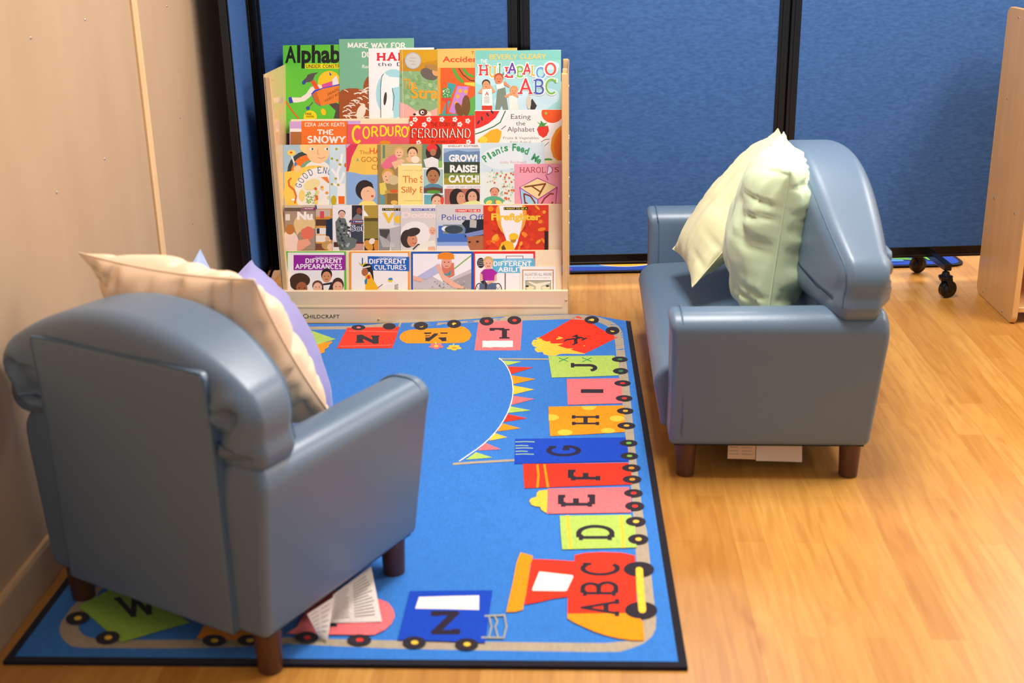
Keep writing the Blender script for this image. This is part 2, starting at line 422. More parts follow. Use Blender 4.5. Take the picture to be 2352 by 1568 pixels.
for cx_ in (1.63, -.45):
    cs = empty('caster_leg', (cx_, 4.5, 0)); cs.parent = part; cs.location = (cx_, 0, 0)
    cs2 = cs
    def rel(mb, nm, **k):
        o = mb.build(nm, None, **k); o.data.transform(Matrix.Translation((-cx_, -4.5, 0))); o.parent = cs2; return o
    b = MB(); b.prism([(cx_-.014, 4.3, .098), (cx_+.014, 4.3, .098), (cx_+.014, 4.3, .125), (cx_-.014, 4.3, .125)], (0, .34, 0), BLACK); rel(b, 'foot_bar', bevel=.003)
    for yy in (4.285, 4.625):
        x = cx_
        ax = Vector((-.25, 1, 0)).normalized(); wc = Vector((x, yy, .0335))
        w_ = MB(); w_.lathe(wc-ax*.012, ax, [(0, .026), (.003, .033), (.021, .033), (.024, .026)], BLKP, 28)
        w_.lathe(wc-ax*.017, ax, [(0, .012), (.005, .02), (.03, .02), (.034, .012)], BLKP, 20)
        rel(w_, 'wheel', smooth=True, ang=35)
        f = MB()
        for sg in (-1, 1):
            f.prism([wc+ax*sg*.018+Vector((dx, 0, dz)) for dx, dz in ((-.006, 0), (.008, 0), (.004, .045), (-.022, .045))], ax*sg*.003, BLKP)
        f.lathe((x-.012, yy, .074), (0, 0, 1), [(0, .022), (.004, .026), (.01, .026), (.014, .016), (.026, .012)], BLKP, 20)
        f.box((x-.034, yy-.02, .07), (x-.008, yy+.004, .078), BLKP)
        rel(f, 'caster_fork', smooth=True, ang=30)

# ================================================================== RUG BEHIND THE PARTITION
def flat_rug(name, x0, x1, y0, y1, r, label):
    e = empty(name, (x0, y0, 0), 0, label, 'rug')
    def out(ins, rr):
        p = []
        for cx_, cy_, a in ((x1-ins-rr, y0+ins+rr, -90), (x1-ins-rr, y1-ins-rr, 0), (x0+ins+rr, y1-ins-rr, 90), (x0+ins+rr, y0+ins+rr, 180)):
            p += arc(cx_, cy_, rr, rr, a, a+90, 6)
        return p
    b = MB(); b.prism([(x, y, 0) for x, y in out(0, r)], (0, 0, .0075), pile('#141218')); b.build('binding', e, bevel=.002)
    b = MB(); b.prism([(x, y, .0075) for x, y in out(.018, r*.7)], (0, 0, .0012), pile('#0E4CC0'))
    L = [.0087]
    def pl(col, pts):
        L[0] += .0003; b.add([(x, y, L[0]) for x, y in pts], [tuple(range(len(pts)))], pile(col))
    pl('#4E93DC', [(x0+.03, y0+.075), (.28, y0+.08), (.40, y0+.07), (.47, y0+.085), (.47, y0+.4), (x0+.03, y0+.4)])
    pl('#F4EEE0', [(x, y) for x, y in arc(.48, y0+.31, .215, .245, 0, 360, 40)])
    pl('#FFC31C', [(x, y) for x, y in arc(.48, y0+.31, .208, .235, 0, 360, 40)])
    pl('#F4EEE0', [(.5, y0+.2), (.9, y0+.09), (1.1, y0+.12), (1.1, y0+.5), (.5, y0+.5)])
    pl('#FFC31C', [(.5, y0+.21), (.9, y0+.1), (1.09, y0+.13), (1.09, y0+.5), (.5, y0+.5)])
    pl('#FF5A30', [(x0+.03, y0+.10), (.2, y0+.105), (.3, y0+.125), (.3, y0+.14), (.2, y0+.12), (x0+.03, y0+.115)])
    pl('#D84A8A', arc(.24, y0+.04, .012, .01, 0, 360, 12))
    pl('#4E93DC', [(1.3, y0+.05), (1.62, y0+.06), (1.62, y0+.4), (1.3, y0+.4)])
    pl('#5FB04A', [(1.5, y0+.14), (1.56, y0+.13), (1.6, y0+.09), (1.66, y0+.075), (1.66, y0+.1), (1.62, y0+.13), (1.58, y0+.17), (1.5, y0+.17)])
    pl('#E8483A', [(1.36, y0+.13), (1.53, y0+.125), (1.53, y0+.145), (1.36, y0+.15)])
    pl('#6FBF52', [(1.72, y0+.07), (1.79, y0+.07), (1.77, y0+.22), (1.70, y0+.22)])
    b.build('pile', e)
flat_rug('play_rug', -.35, 1.86, 4.695, 6.1, .07, 'blue and yellow picture rug on the floor behind the partition')

# ================================================================== BOOKCASE
BO = Vector((-.805, 4.133, 0)); BE = (Vector((.202, 4.071, 0))-BO).normalized(); BD = Vector((-BE.y, BE.x, 0)); BL = 1.009; BU0 = -.016
def bp(u, d, z): return BO+BE*u+BD*d+Vector((0, 0, z))
bc = empty('book_display_rack', bp(0, 0, 0), 0, 'pale maple tiered book display rack in front of the blue partition', 'bookcase')
def bbox(b, u0, u1, d0, d1, z0, z1, mat, sh=0):
    vs = [bp(u, d+(z-z1)*sh, z) for z in (z0, z1) for u, d in ((u0, d0), (u0, d1), (u1, d1), (u1, d0))]
    b.add(vs, [(3,2,1,0),(4,5,6,7),(0,1,5,4),(1,2,6,5),(2,3,7,6),(3,0,4,7)], mat)
def bz(y, d, x=1000): return onplane(x, y, bp(0, d, 0), BD).z
ZT = {6: bz(668, -.018), 5: bz(575.5, .048), 4: bz(470, .110), 3: bz(371, .172), 2: bz(271, .234), 1: 0}
DT = {6: -.018, 5: .048, 4: .110, 3: .172, 2: .234, 1: .296}
ZT[1] = ZT[2]+.115
SH = .28
print('tier z', ZT)
b = MB(); bbox(b, BU0, BL, -.018, 0, .004, ZT[6], MAPLE); fb = b.build('front_board', bc, bevel=.002)
for i in range(1, 6):
    b = MB(); bbox(b, BU0+.022, BL-.022, DT[i], DT[i]+.007, ZT[i]-.16 if i < 5 else .02, ZT[i], MAPLE, SH)
    b.build('display_back', bc, bevel=.001)
for i in range(1, 6):
    z = ZT[i+1]-.055
    b = MB(); bbox(b, BU0+.022, BL-.022, DT[i+1]-.002, DT[i]-SH*(ZT[i]-z)+.005, z-.006, z, MAPLE); b.build('ledge', bc)
ZS = bz(160, 0, 1300)
for u0, u1, su in ((BU0, BU0+.02, BU0+.002), (BL-.02, BL, BL)):
    b = MB(); bbox(b, u0, u1, .001, .022, 0, ZS-.012, MAPLE2); bbox(b, u0+.003, u1-.001, .022, .05, ZS-.03, ZS-(.012 if u0 < .5 else 0), MAPLE2)
    bbox(b, u0, u1, .33, .35, 0, ZS, MAPLE2)
    b.build('post', bc, bevel=.003)
    s = BU0-.004 if u0 < .5 else BL+.0005
    b = MB(); bbox(b, s, s+.0035, .004, .35, .02, ZS-.004, SIDEM); b.build('side_panel', bc)
it = [(bp(BL+.004, d+.01, min(z, ZS-.03)), BE) for z, d in ((.83, .02), (.66, .03), (.655, .012), (.52, .012), (.45, .03), (.40, .02), (.36, .012), (.16, .03), (.10, .012))]
it += [(onplane(1300, 689, bp(0, -.018, 0), BD), -BD), (onplane(870, 733, bp(0, -.018, 0), BD), -BD)]
caps(bc, it, 'screw_cap', .0045, BRASS)
# maker's name on the front board
lb = Sheet(lambda x, y, k: onplane(x, y, bp(0, -.0182-k, 0), BD), ink, .0001)
lb.text('#1C1A18', 'C', 696, 720.5, 706, 731); lb.text('#1C1A18', 'HILDCRAFT', 707, 722.5, 780, 731, spacing=1.05)
m0 = MB()
for t_ in lb.txs:
    off = len(m0.v); m0.v += t_.v; m0.f += [tuple(i+off for i in f) for f in t_.f]; m0.m += [m0.mi(t_.mats[q]) for q in t_.m]
m0.build('lettering', bc)

# ================================================================== BOOKS
class Book(Sheet):
    def __init__(s, label, group, row, lay, x0, y0, x1, col, o=(0, 0, 1), y1=None, thick=.002, hard=False, paper='#F3EEE4', clip=True):
        a = math.atan(SH); up = (BD*math.sin(a)+Vector((0, 0, 1))*math.cos(a)).normalized(); n = BE.cross(up)   # towards the viewer
        if n.y > 0: n = -n
        org = bp(0, DT[row], ZT[row])+n*(.002+lay*.0022+thick)
        s.n = n; s.up = up; s.org = org
        super().__init__(lambda x, y, k: onplane(x, y, org, n)+n*k, ink, .000012)
        pts = [onplane(x, y, org, n)-org for x, y in ((x0, y0), (x1, y0), (x0, y0+60), (x1, y0+60))]
        us = (pts[0].dot(BE)+pts[2].dot(BE))/2, (pts[1].dot(BE)+pts[3].dot(BE))/2
        vt = (pts[0].dot(up)+pts[1].dot(up))/2
        zb = ZT[row+1]-.052; vb = (zb-org.z)/up.z
        s.u0, s.u1 = us; s.vt = vt; s.vb = vb
        def q(u, v, w=0): return org+BE*u+up*v+n*w
        s.q = q
        s.e = empty('picture_book', q((us[0]+us[1])/2, vb, 0), 0, label, 'book', group)
        t = thick; u_a, u_b = us
        def sl(mb, a0, a1, b0, b1, w0, w1, mat):
            vs = [q(u, v, w) for w in (w0, w1) for u, v in ((a0, b0), (a1, b0), (a1, b1), (a0, b1))]
            mb.add(vs, [(0,3,2,1),(4,5,6,7),(0,1,5,4),(1,2,6,5),(2,3,7,6),(3,0,4,7)], mat)
        ov = .002 if hard else 0
        sl(s.art, u_a, u_b, vb, vt, -.0006, 0, ink(col)); sl(s.art, u_a, u_b, vb, vt, -t, -t+.0006, ink(col))
        sl(s.art, u_a, u_a+.0008, vb, vt, -t+.0006, -.0006, ink(col))
        pg = MB(); sl(pg, u_a+.0008, u_b-ov-.0003, vb+ov, vt-ov-.0002, -t+.0006, -.0006, ink(paper)); s.pg = pg
        s.o = o; s.clip = (x0, y0, x1-.3, {1: 271, 2: 371, 3: 470, 4: 575.5, 5: 668}[row]+22)
    def done(s):
        s.art.build('cover', s.e); s.pg.build('pages', s.e)
        for i, t in enumerate(s.txs): t.build('title' if i == 0 else 'lettering', s.e)
O1 = (600, 60, 6.189); O2 = (960, 60, 6.189); O3 = (600, 250, 6.189); O4 = (960, 250, 6.189); O5 = (600, 460, 5.226); O6 = (960, 460, 5.226)
T1, T2, T3, T4, T5 = ('picture books on the top tier', 'picture books on the second tier', 'picture books on the third tier', 'paperbacks on the fourth tier', 'booklets on the bottom tier')
# --- top tier
k = Book('bright green picture book with large black Alphab lettering and a cartoon hammer', T1, 1, 0, 650, 103, 790, '#66C83E', O1)
k.text('#1E241A', 'A', 340, 285, 497, 525, .03); k.text('#1E241A', 'lphab', 510, 268, 1125, 602, .035)
k.rect('#F8E21E', 625, 535, 1300, 603); k.serif('#2E2A10', 'UNDER CONSTRUC', 635, 548, 1210, 592, .08, .13)
k.ell('#FFC928', 970, 800, 165, 165)
k.poly('#EFE9DA', [(395,1010),(560,1015),(640,960),(700,870),(810,830),(870,850),(860,890),(760,920),(700,1000),(620,1065),(520,1085),(410,1085)])
k.poly('#3E46B8', [(385,1015),(430,1005),(455,1085),(405,1100)])
k.poly('#F0552F', [(700,790),(755,765),(830,890),(765,900)]); k.poly('#5B5452', [(580,790),(640,730),(660,690),(720,670),(815,655),(760,700),(735,770),(690,795),(625,800),(620,830)])
k.ell('#3A4AA8', 608, 800, 26, 34, 25)
k.poly('#E0529C', [(860,830),(1010,780),(1010,850),(870,890)]); k.poly('#E9E9EE', [(1010,760),(1070,700),(1100,820),(1020,840)]); k.poly('#2F56C8', [(965,650),(1005,690),(975,705)])
k.poly('#4450C0', [(710,960),(760,905),(1140,815),(1140,850),(850,1140),(770,1095)]); k.poly('#F08434', [(760,940),(870,890),(1140,835),(1140,1070),(845,1135)]); k.poly('#D26A28', [(725,965),(790,935),(850,1130),(770,1090)])
k.serif('#5A2A12', 'FRAGILE', 0, 0, 0, 0, .06, .1, mode=lambda a, b: (945+a*190, 1000-b*40-a*110)); k.serif('#5A2A12', 'HANDLE WITH', 0, 0, 0, 0, .06, .1, mode=lambda a, b: (905+a*225, 1080-b*36-a*118))
k.line('#6A5A50', [(735,1080),(675,1150)], 14); k.ell('#3E50B0', 665, 1165, 28, 26, 30); k.line('#F0602E', [(345,1060),(430,1190),(530,1312)], 18)
k.ell('#F7C91E', 885, 1220, 35, 50, -20); k.poly('#5A4A42', [(965,1110),(1060,1090),(1140,1120),(1140,1310),(1030,1310),(1060,1200)])
k.ell('#F8DA22', 697, 1290, 95, 92); k.text('#3A3410', 'FREE', 628, 1232, 715, 1262, .02); k.text('#3A3410', 'POSTER', 640, 1272, 752, 1300, .02)
k.done()
k = Book('tall sage green picture book with cream capital lettering and brown brush strokes below', T1, 1, 1, 779, 88.5, 951, '#7BB893', O1, hard=True)
for i, (s_, x0, x1, yy, hh) in enumerate((('MAKE WAY FOR', 1230, 2045, 240, 66), ('DUCKLINGS', 1430, 2010, 368, 72), )): k.serif('#F3F0E2', s_, x0, yy, x1, yy+hh, .11, .14)
k.text('#E8E8D8', 'Robert', 1435, 550, 1650, 600, .03)
k.ell('#A4532A', 1300, 1180, 380, 300); k.ell('#A4532A', 1560, 900, 110, 200); k.rect('#A4532A', 1138, 1150, 2160, 1400)
random.seed(3)
for i in range(46):
    x = random.uniform(1150, 1560); y = random.uniform(900, 1330); a = random.uniform(-.5, .7); L = random.uniform(50, 120)
    k.line('#F2E4CC', [(x, y), (x+L*.5*math.cos(a), y+L*.5*math.sin(a)-8), (x+L*math.cos(a), y+L*math.sin(a))], random.uniform(8, 18))
k.ell('#F2E4CC', 1420, 1220, 60, 110, 20)
k.done()
k = Book('white picture book with red capitals HA and a pale blue oval', T1, 1, 2, 846.5, 110, 997, '#F6F3EE', O1, hard=True)
k.serif('#E33244', 'HARRY', 1645, 380, 2350, 492, .11, .15, gap=.22); k.text('#4A3A58', 'the Dirty', 1655, 515, 2260, 585, .0, 1.1)
k.ell('#A9DCE2', 1880, 960, 250, 350)
k.poly('#FAF7F2', [(1700,720),(1760,670),(1820,720),(1960,730),(1960,860),(1860,880),(1880,1300),(1700,1300)])
k.line('#3A3430', [(1700,1300),(1695,900),(1712,720),(1740,680)], 9); k.line('#3A3430', [(1860,880),(1890,1000),(1870,1200)], 8); k.ell('#4A403A', 1762, 1030, 22, 95, 6)
k.done()
k = Book('gold and leafy green picture book with a silver medal, The Stra lettering', T1, 1, 3, 918.5, 114, 1005, '#8FB37E', O1)
k.rect('#D8A01E', 1972, 335, 2560, 640); k.poly('#C98E22', [(1985,480),(2100,420),(2300,520),(2560,480),(2560,640),(1985,640)])
random.seed(5)
for i in range(60):
    k.ell(random.choice(['#7EAE6C', '#97C082', '#86A868', '#A9C890']), random.uniform(1990, 2520), random.uniform(640, 1110), random.uniform(18, 50), random.uniform(14, 36), random.uniform(0, 90), 9)
k.poly('#EDAFA4', [(1972,1080),(2080,1120),(2200,1200),(2400,1210),(2560,1160),(2560,1320),(1972,1320)])
k.ell('#B9B6AE', 2157, 492, 118, 120); k.ell('#CFCBC2', 2157, 492, 104, 106); 
for q_ in ((2110,450,2200,455),(2100,490,2190,505),(2130,540,2200,545)): k.line('#A09C94', [(q_[0],q_[1]),(q_[2],q_[3])], 6)
k.ell('#6E6258', 2390, 680, 130, 80, 20); k.ell('#E5A26E', 2490, 640, 60, 70); k.ell('#B08648', 2450, 590, 130, 40, 15)
k.text('#F2A52C', 'The', 2025, 750, 2200, 890, .01); k.text('#F2A52C', 'Stray', 2130, 860, 2620, 1085, .02)
k.line('#F0E6C0', [(2004,345),(2020,1310)], 6); k.ell('#F0E0CC', 2300, 1260, 120, 60); k.ell('#6B3A22', 2300, 1225, 62, 50); k.ell('#FFFFFF', 2290, 1225, 26, 26); k.ell('#2A1A12', 2296, 1228, 14, 14); k.ell('#3A2A20', 2180, 1255, 22, 16)
k.done()
k = Book('orange picture book with red Accidenta lettering over a painted garden', T1, 1, 2, 1003, 111, 1188, '#F9BE66', O2)
k.rect('#E5622A', 265, 592, 1420, 1500); k.rect('#F3A23C', 265, 592, 320, 1500); k.text('#E04A2C', 'Accidental', 350, 430, 1000, 512, .02); k.serif('#8A4A2C', 'THE', 755, 360, 900, 397, .07)
k.line('#5AA83E', [(500,600),(560,720),(640,800)], 46); k.line('#5AA83E', [(640,600),(700,680),(790,720)], 40); k.line('#5A4A22', [(580,600),(640,690),(740,770),(820,780)], 16)
k.poly('#3FA6A8', [(420,800),(540,830),(470,1010),(400,1260),(340,1260),(420,1000)]); k.poly('#F2D24A', [(660,800),(820,800),(820,860),(660,830)]); k.rect('#4E9A52', 345, 880, 470, 1020)
for i in range(22): k.ell('#E8EEDC', random.uniform(355, 460), random.uniform(890, 1010), 8, 6, 0, 6)
k.poly('#C58AD0', [(560,850),(720,860),(700,1000),(520,1250),(440,1220)]); k.rect('#E04638', 345, 1020, 470, 1060); k.rect('#E04638', 395, 1060, 420, 1250)
for c_ in ((600,920),(680,930),(565,1000),(545,1100)): k.ell('#F0B040', c_[0], c_[1], 28, 30)
k.poly('#5FB14C', [(700,1060),(820,980),(820,1260),(640,1260)]); k.poly('#45A58A', [(300,1250),(780,1250),(780,1420),(300,1420)]); k.ell('#7A5230', 685, 1130, 60, 150, 0); k.ell('#7A5230', 585, 1190, 50, 110, -20)
k.done()
k = Book('sky blue picture book with big multicoloured letters ABC and three calling children', T1, 1, 3, 1091, 115.5, 1288.5, '#A6DCDC', O2)
k.rect('#7FC9BC', 818, 340, 2030, 480); k.rect('#92D2C8', 818, 480, 2030, 580); k.ell('#CFE9EE', 1900, 560, 110, 60); k.ell('#BFE4EA', 1000, 760, 200, 90); k.ell('#CDE8F2', 1500, 1080, 420, 160); k.ell('#C9E6F0', 1850, 1000, 160, 120)
k.serif('#F3C85E', 'BEVERLY', 1015, 405, 1405, 468, .09, .12); k.serif('#F3C85E', 'CLEARY', 1450, 400, 1815, 462, .09, .12); k.serif('#E8F2F2', 'THE', 890, 475, 985, 530, .1, .1)
hl = [('H','#E0393C',870,1000,550,700),('U','#F2B23C',1010,1110,570,720),('L','#3FA070',1150,1220,530,690),('L','#E0393C',1240,1345,580,725),('A','#6A3FA0',1280,1400,530,675),('B','#7FC04A',1405,1500,575,720),('A','#E0393C',1495,1610,540,690),('L','#F2B23C',1610,1690,560,700),('O','#5AA0DC',1680,1815,590,735),('O','#E8504A',1805,1965,530,690)]
for ch, c_, a0, a1, b0, b1 in hl:
    k.serif('#F7F4EE', ch, a0-10, b0-8, a1+12, b1+8, .13, .2); k.serif(c_, ch, a0, b0, a1, b1, .08, .17)
for ch, c_, a0, a1, b0, b1 in (('A','#E0393C',1440,1620,755,965),('B','#4E62B8',1650,1790,760,960),('C','#7CC04E',1805,1975,758,960)):
    k.serif('#F7F4EE', ch, a0-8, b0-8, a1+12, b1+8, .1, .18); k.serif(c_, ch, a0, b0, a1, b1, .065, .16)
k.poly('#E8A070', [(855,950),(910,880),(1030,830),(1105,930),(1060,950),(1000,880),(900,960)]); k.poly('#F5F2EA', [(915,900),(1050,890),(1060,1130),(910,1130)]); k.poly('#D8402E', [(912,1130),(1055,1130),(1055,1195),(912,1195)])
k.head(970, 830, 58, '#E8A070', '#4A3830'); k.serif('#C04A40', 'A', 955, 935, 1005, 985, .08)
for i in range(6): k.line('#8A8078', [(940,1005+i*17),(1015,1005+i*17)], 5)
k.poly('#F3F0E8', [(1110,830),(1210,800),(1240,900),(1130,960)]); k.poly('#E89068', [(1230,780),(1310,850),(1300,875),(1215,830)]); k.poly('#7F8C7C', [(1130,900),(1240,870),(1285,1195),(1215,1195),(1195,1120),(1160,1195),(1100,1195)])
k.head(1150, 750, 66, '#E0895E', '#B5523A'); k.poly('#EFEBE0', [(1290,990),(1400,980),(1430,1190),(1300,1190)]); k.poly('#E8A070', [(1225,1000),(1300,950),(1400,950),(1435,1010),(1390,1010),(1330,980),(1250,1020)]); k.head(1365, 920, 58, '#E8A070', '#D89A50')
k.poly('#3A342E', [(1600,1070),(1625,1030),(1650,1070),(1690,1130),(1660,1185),(1600,1185)]); k.ell('#D8D2C0', 1575, 1080, 34, 100)
k.done()
# --- second tier
k = Book('orange picture book with white lettering THE SNOWY and a lilac corner', T2, 2, 0, 665, 278, 828, '#D0A8DC', O3)
k.poly('#F4EFEA', [(410,280),(540,278),(635,310),(635,345),(410,330)]); k.rect('#B0703E', 415, 325, 620, 640); k.rect('#F2762A', 572, 172, 1228, 760); k.rect('#8A70C0', 1228, 165, 1232, 700)
k.serif('#FBF1E6', 'EZRA JACK KEATS', 618, 198, 1188, 246, .08, .1); k.serif('#FBF1E6', 'THE', 800, 298, 1022, 362, .11, .13); k.serif('#FBF1E6', 'SNOWY', 655, 390, 1195, 478, .11, .13)
k.done()
k = Book('coral pink picture book with yellow hand-drawn capital lettering', T2, 2, 1, 798, 284.5, 958, '#E95A68', O3)
wy = lambda a: -38*math.sin(a*3.1)
for ch, a0, a1, b0, b1 in (('C',1285,1430,250,475),('O',1440,1545,258,415),('R',1560,1665,255,395),('D',1680,1790,245,380),('U',1790,1885,250,380),('R',1900,1990,245,390),('O',1990,2090,255,395),('Y',2085,2190,250,480)):
    k.serif('#F8E21C', ch, a0, b0, a1, b1, .085, 0)
k.ell('#E8901E', 1760, 480, 80, 30); k.poly('#3A8A4A', [(1205,255),(1230,250),(1230,270),(1210,275)])
k.done()
k = Book('scarlet picture book with white flower clusters and thin cream capitals', T2, 2, 2, 941, 266, 1089.5, '#E8341E', O4)
for fx, fy in ((-40,150),(90,225),(155,150),(340,150),(525,150),(595,220),(708,172),(718,470),(10,480),(-100,210)):
    for j in range(5):
        a = j*1.257; k.ell('#F2E6DC', fx+22*math.cos(a), fy+24*math.sin(a), 17, 15, 0, 8)
    k.ell('#E8341E', fx, fy, 8, 8, 0, 8)
k.serif('#6A1A12', 'THE STORY OF', 185, 195, 545, 245, .05, .1)
k.serif('#F4E8D4', 'FERDINAND', -95, 285, 750, 408, .055, .12); k.serif('#2A1410', 'FERDINAND', -106, 287, 738, 412, .025, .12)
k.serif('#8A2A1A', 'BY MUNRO LEAF', 190, 450, 550, 478, .05, .1)
k.done()
k = Book('white picture book with watermelon, strawberry and orange slices, Eating the Alphabet title', T2, 2, 1, 1090.5, 252, 1293.5, '#F5F2ED', O4)
k.poly('#E5342E', [(805,30),(1160,30),(1100,130),(1000,210),(890,262),(812,285)]); k.line('#3A7A4A', [(1245,25),(1170,190),(1080,250),(900,330),(812,358)], 16)
for q_ in ((860,190,30),(908,138,-5),(990,80,-30),(1055,45,-35)): k.ell('#3A3444', q_[0], q_[1], 14, 34, q_[2], 10)
k.text('#4A3A34', 'Eating', 1322, 75, 1600, 165, -.004); k.text('#4A3A34', 'the', 1395, 175, 1525, 235, -.004); k.text('#4A3A34', 'Alphabet', 1270, 255, 1658, 345, -.004)
k.text('#7A6A60', 'Fruits & Vegetables', 1212, 395, 1715, 440, -.004); k.text('#8A7060', 'from A to Z', 1310, 455, 1610, 480, -.004)
k.poly('#F6B52C', [(860,480),(850,440),(930,380),(1040,300),(1130,280),(1190,320),(1180,400),(1150,480)]); k.ell('#F8D84A', 930, 440, 60, 50); k.line('#5A2A20', [(1185,292),(1250,240)], 9)
k.poly('#E5392A', [(1690,290),(1720,240),(1850,240),(1862,310),(1830,380),(1780,412),(1720,370)]); k.poly('#4E9A44', [(1690,180),(1740,210),(1745,165),(1790,205),(1840,195),(1800,235),(1840,262),(1770,245),(1700,265),(1730,225)])
k.ell('#EF5A22', 1910, 60, 155, 140); k.rect('#A6DCDC', 1700, -60, 2100, 12); k.ell('#8CC84A', 1820, 62, 18, 20)
k.poly('#F29A20', [(2065,215),(1960,300),(1900,420),(1885,560),(1920,680),(1990,735),(2065,735)]); k.poly('#F57A24', [(2065,260),(1960,380),(1925,520),(1950,650),(2010,725),(2065,730)])
k.ell('#FBF3C0', 1725, 545, 75, 72); k.ell('#FBD83A', 1725, 545, 28, 24); k.line('#4A4040', [(1750,470),(1810,435),(1870,430)], 7); k.line('#4A4040', [(1798,528),(1862,470)], 7); k.ell('#5AA84A', 1850, 725, 60, 24)
k.done()
# --- third tier
k = Book('narrow pale blue picture book cover with bare white branches', T3, 3, 0, 748, 332, 800, '#CFE4E8', O3)
for a in ((1095,1340,1080,900),(1080,1100,1180,900),(1080,1000,1000,850),(1085,900,1150,640),(1090,1100,1010,1060)): k.line('#F7F3EE', [(a[0],a[1]),((a[0]+a[2])/2+14,(a[1]+a[3])/2),(a[2],a[3])], 34)
k.rect('#F7F3EE', 1085, 1060, 1190, 1350)
for q_ in ((1070,570),(1080,730),(1120,790),(1060,990),(1095,1080),(1005,705),(1005,1070)): k.ell('#B4A428', q_[0], q_[1], 20, 18, 20, 8)
k.ell('#C8B020', 1030, 1300, 40, 70); k.poly('#F06A1C', [(1095,1240),(1185,1240),(1185,1350),(1100,1350)]); k.ell('#E8742A', 1198, 800, 20, 30)
k.done()
k = Book('yellow and blue picture book of a fair-haired child and a dinner plate', T3, 3, 1, 651, 332, 757, '#A6C6D6', O3)
k.ell('#3A4A44', 640, 900, 270, 300); k.ell('#EF7A2E', 660, 920, 240, 265); k.ell('#7FA884', 700, 940, 170, 210); k.ell('#F2EEE6', 800, 900, 200, 170)
k.ell('#F6D68A', 700, 540, 150, 110); k.ell('#F8CE96', 810, 600, 170, 175); k.rect('#F6D68A', 560, 505, 980, 530)
for q_ in (720, 930): k.ell('#F6F2EC', q_, 570, 34, 18); k.ell('#2E6A5A', q_+8, 570, 14, 16)
k.line('#E09A6A', [(805,570),(800,640),(830,650)], 9); k.line('#D07A5A', [(800,690),(860,705),(910,680)], 7)
k.ell('#FBD25A', 760, 1200, 440, 400); k.poly('#FBD25A', [(328,900),(500,870),(520,1400),(340,1400)]); k.ell('#F7F3EC', 850, 1180, 380, 350); k.ell('#F4EFE6', 850, 1230, 300, 270)
k.ell('#F8CE96', 515, 850, 55, 50); k.line('#F0ECE4', [(425,640),(480,800)], 22); k.ell('#F4D85E', 430, 625, 60, 40); k.ell('#E8532E', 425, 620, 20, 14); k.ell('#3A8AC0', 488, 785, 18, 28)
for ch, a in zip('GOODENO', (196, 211, 227, 243, 266, 280, 293)):
    a = math.radians(a); cx_, cy_ = 850+330*math.cos(a), 1170+300*math.sin(a); ca, sa = math.cos(a+math.pi/2), math.sin(a+math.pi/2)
    k.serif('#3A6A9A', ch, 0, 0, 0, 0, .06, .12, mode=lambda u, v, cx_=cx_, cy_=cy_, ca=ca, sa=sa: (cx_+(u-.5)*58*ca+(v-.5)*84*sa, cy_+(u-.5)*58*sa-(v-.5)*84*ca))
k.ell('#F2E2A0', 720, 1075, 120, 75, -20); k.poly('#F0803A', [(850,970),(940,965),(990,1040),(960,1060)]); k.ell('#F6DA80', 580, 1230, 45, 85)
random.seed(8)
for i in range(44): k.ell('#8CC04A', random.uniform(640, 790), random.uniform(1180, 1340), 10, 9, 0, 7)
for i in range(16): k.ell(random.choice(['#E8602E', '#F09A3A', '#F4D67A']), random.uniform(770, 980), random.uniform(1100, 1340), 24, 18, random.uniform(0, 90), 9)
k.line('#E0702A', [(430,980),(390,1020),(400,1090),(470,1150),(500,1240),(480,1340)], 22); k.ell('#FFFFFF', 455, 1290, 24, 18)
k.done()
k = Book('yellow and blue picture book with a black-haired boy below orange hand lettering', T3, 3, 1, 795, 331, 874, '#F6C95A', O3)
k.poly('#DD3A5A', [(1208,500),(1380,495),(1290,680),(1240,890),(1212,890)]); k.poly('#C8A8CC', [(1208,495),(1270,495),(1212,560)]); k.poly('#8DB0DC', [(1212,895),(1300,900),(1450,935),(1740,935),(1740,1400),(1220,1400)])
k.text('#C87A2A', 'The', 1395, 590, 1530, 645, 0); k.text('#E0562A', 'HAP', 1540, 555, 1760, 640, .01); k.text('#3A9A7A', 'A', 1350, 700, 1390, 750, .01); k.text('#C8702A', 'GOOD', 1420, 680, 1730, 755, 0); k.text('#C8702A', 'CHI', 1570, 790, 1730, 865, 0)
k.ell('#2E2624', 1470, 1150, 130, 140); k.poly('#2E2624', [(1350,1150),(1420,1290),(1460,1270),(1440,1100)]); k.ell('#F4C29A', 1520, 1210, 105, 110); k.poly('#2E2624', [(1400,1140),(1590,1080),(1560,1040),(1450,1030),(1380,1090)]); k.rect('#F4C29A', 1440, 1280, 1540, 1330)
k.poly('#F4E27A', [(1390,1350),(1440,1310),(1600,1310),(1680,1400),(1380,1400)]); k.ell('#D8503A', 1580, 1240, 20, 16); k.line('#8A5A3A', [(1500,1170),(1530,1165)], 6)
k.done()
k = Book('brown picture book of children eating sandwiches, cream label reading The Silly', T3, 3, 2, 867.5, 331, 973, '#A08650', O3)
k.rect('#C8AE70', 1700, 500, 2290, 800)
for i in range(7): k.line('#A88C50', [(1740,520+i*26),(2290,520+i*26)], 4)
k.rect('#6E8A5A', 1725, 515, 1760, 700); k.poly('#E8708A', [(1700,800),(1800,690),(1900,640),(1940,700),(1890,800),(1760,880)]); k.poly('#F0BC92', [(1850,760),(2000,710),(2050,740),(1900,860)]); k.head(1960, 620, 70, '#F0BC92', '#D8B060'); k.head(2150, 630, 75, '#F0BC92', '#4A342A')
k.poly('#F0BC92', [(2050,700),(2200,660),(2280,740),(2100,760)]); k.ell('#F2E4C4', 2190, 720, 60, 50); k.rect('#F4F0E4', 1990, 780, 2290, 810)
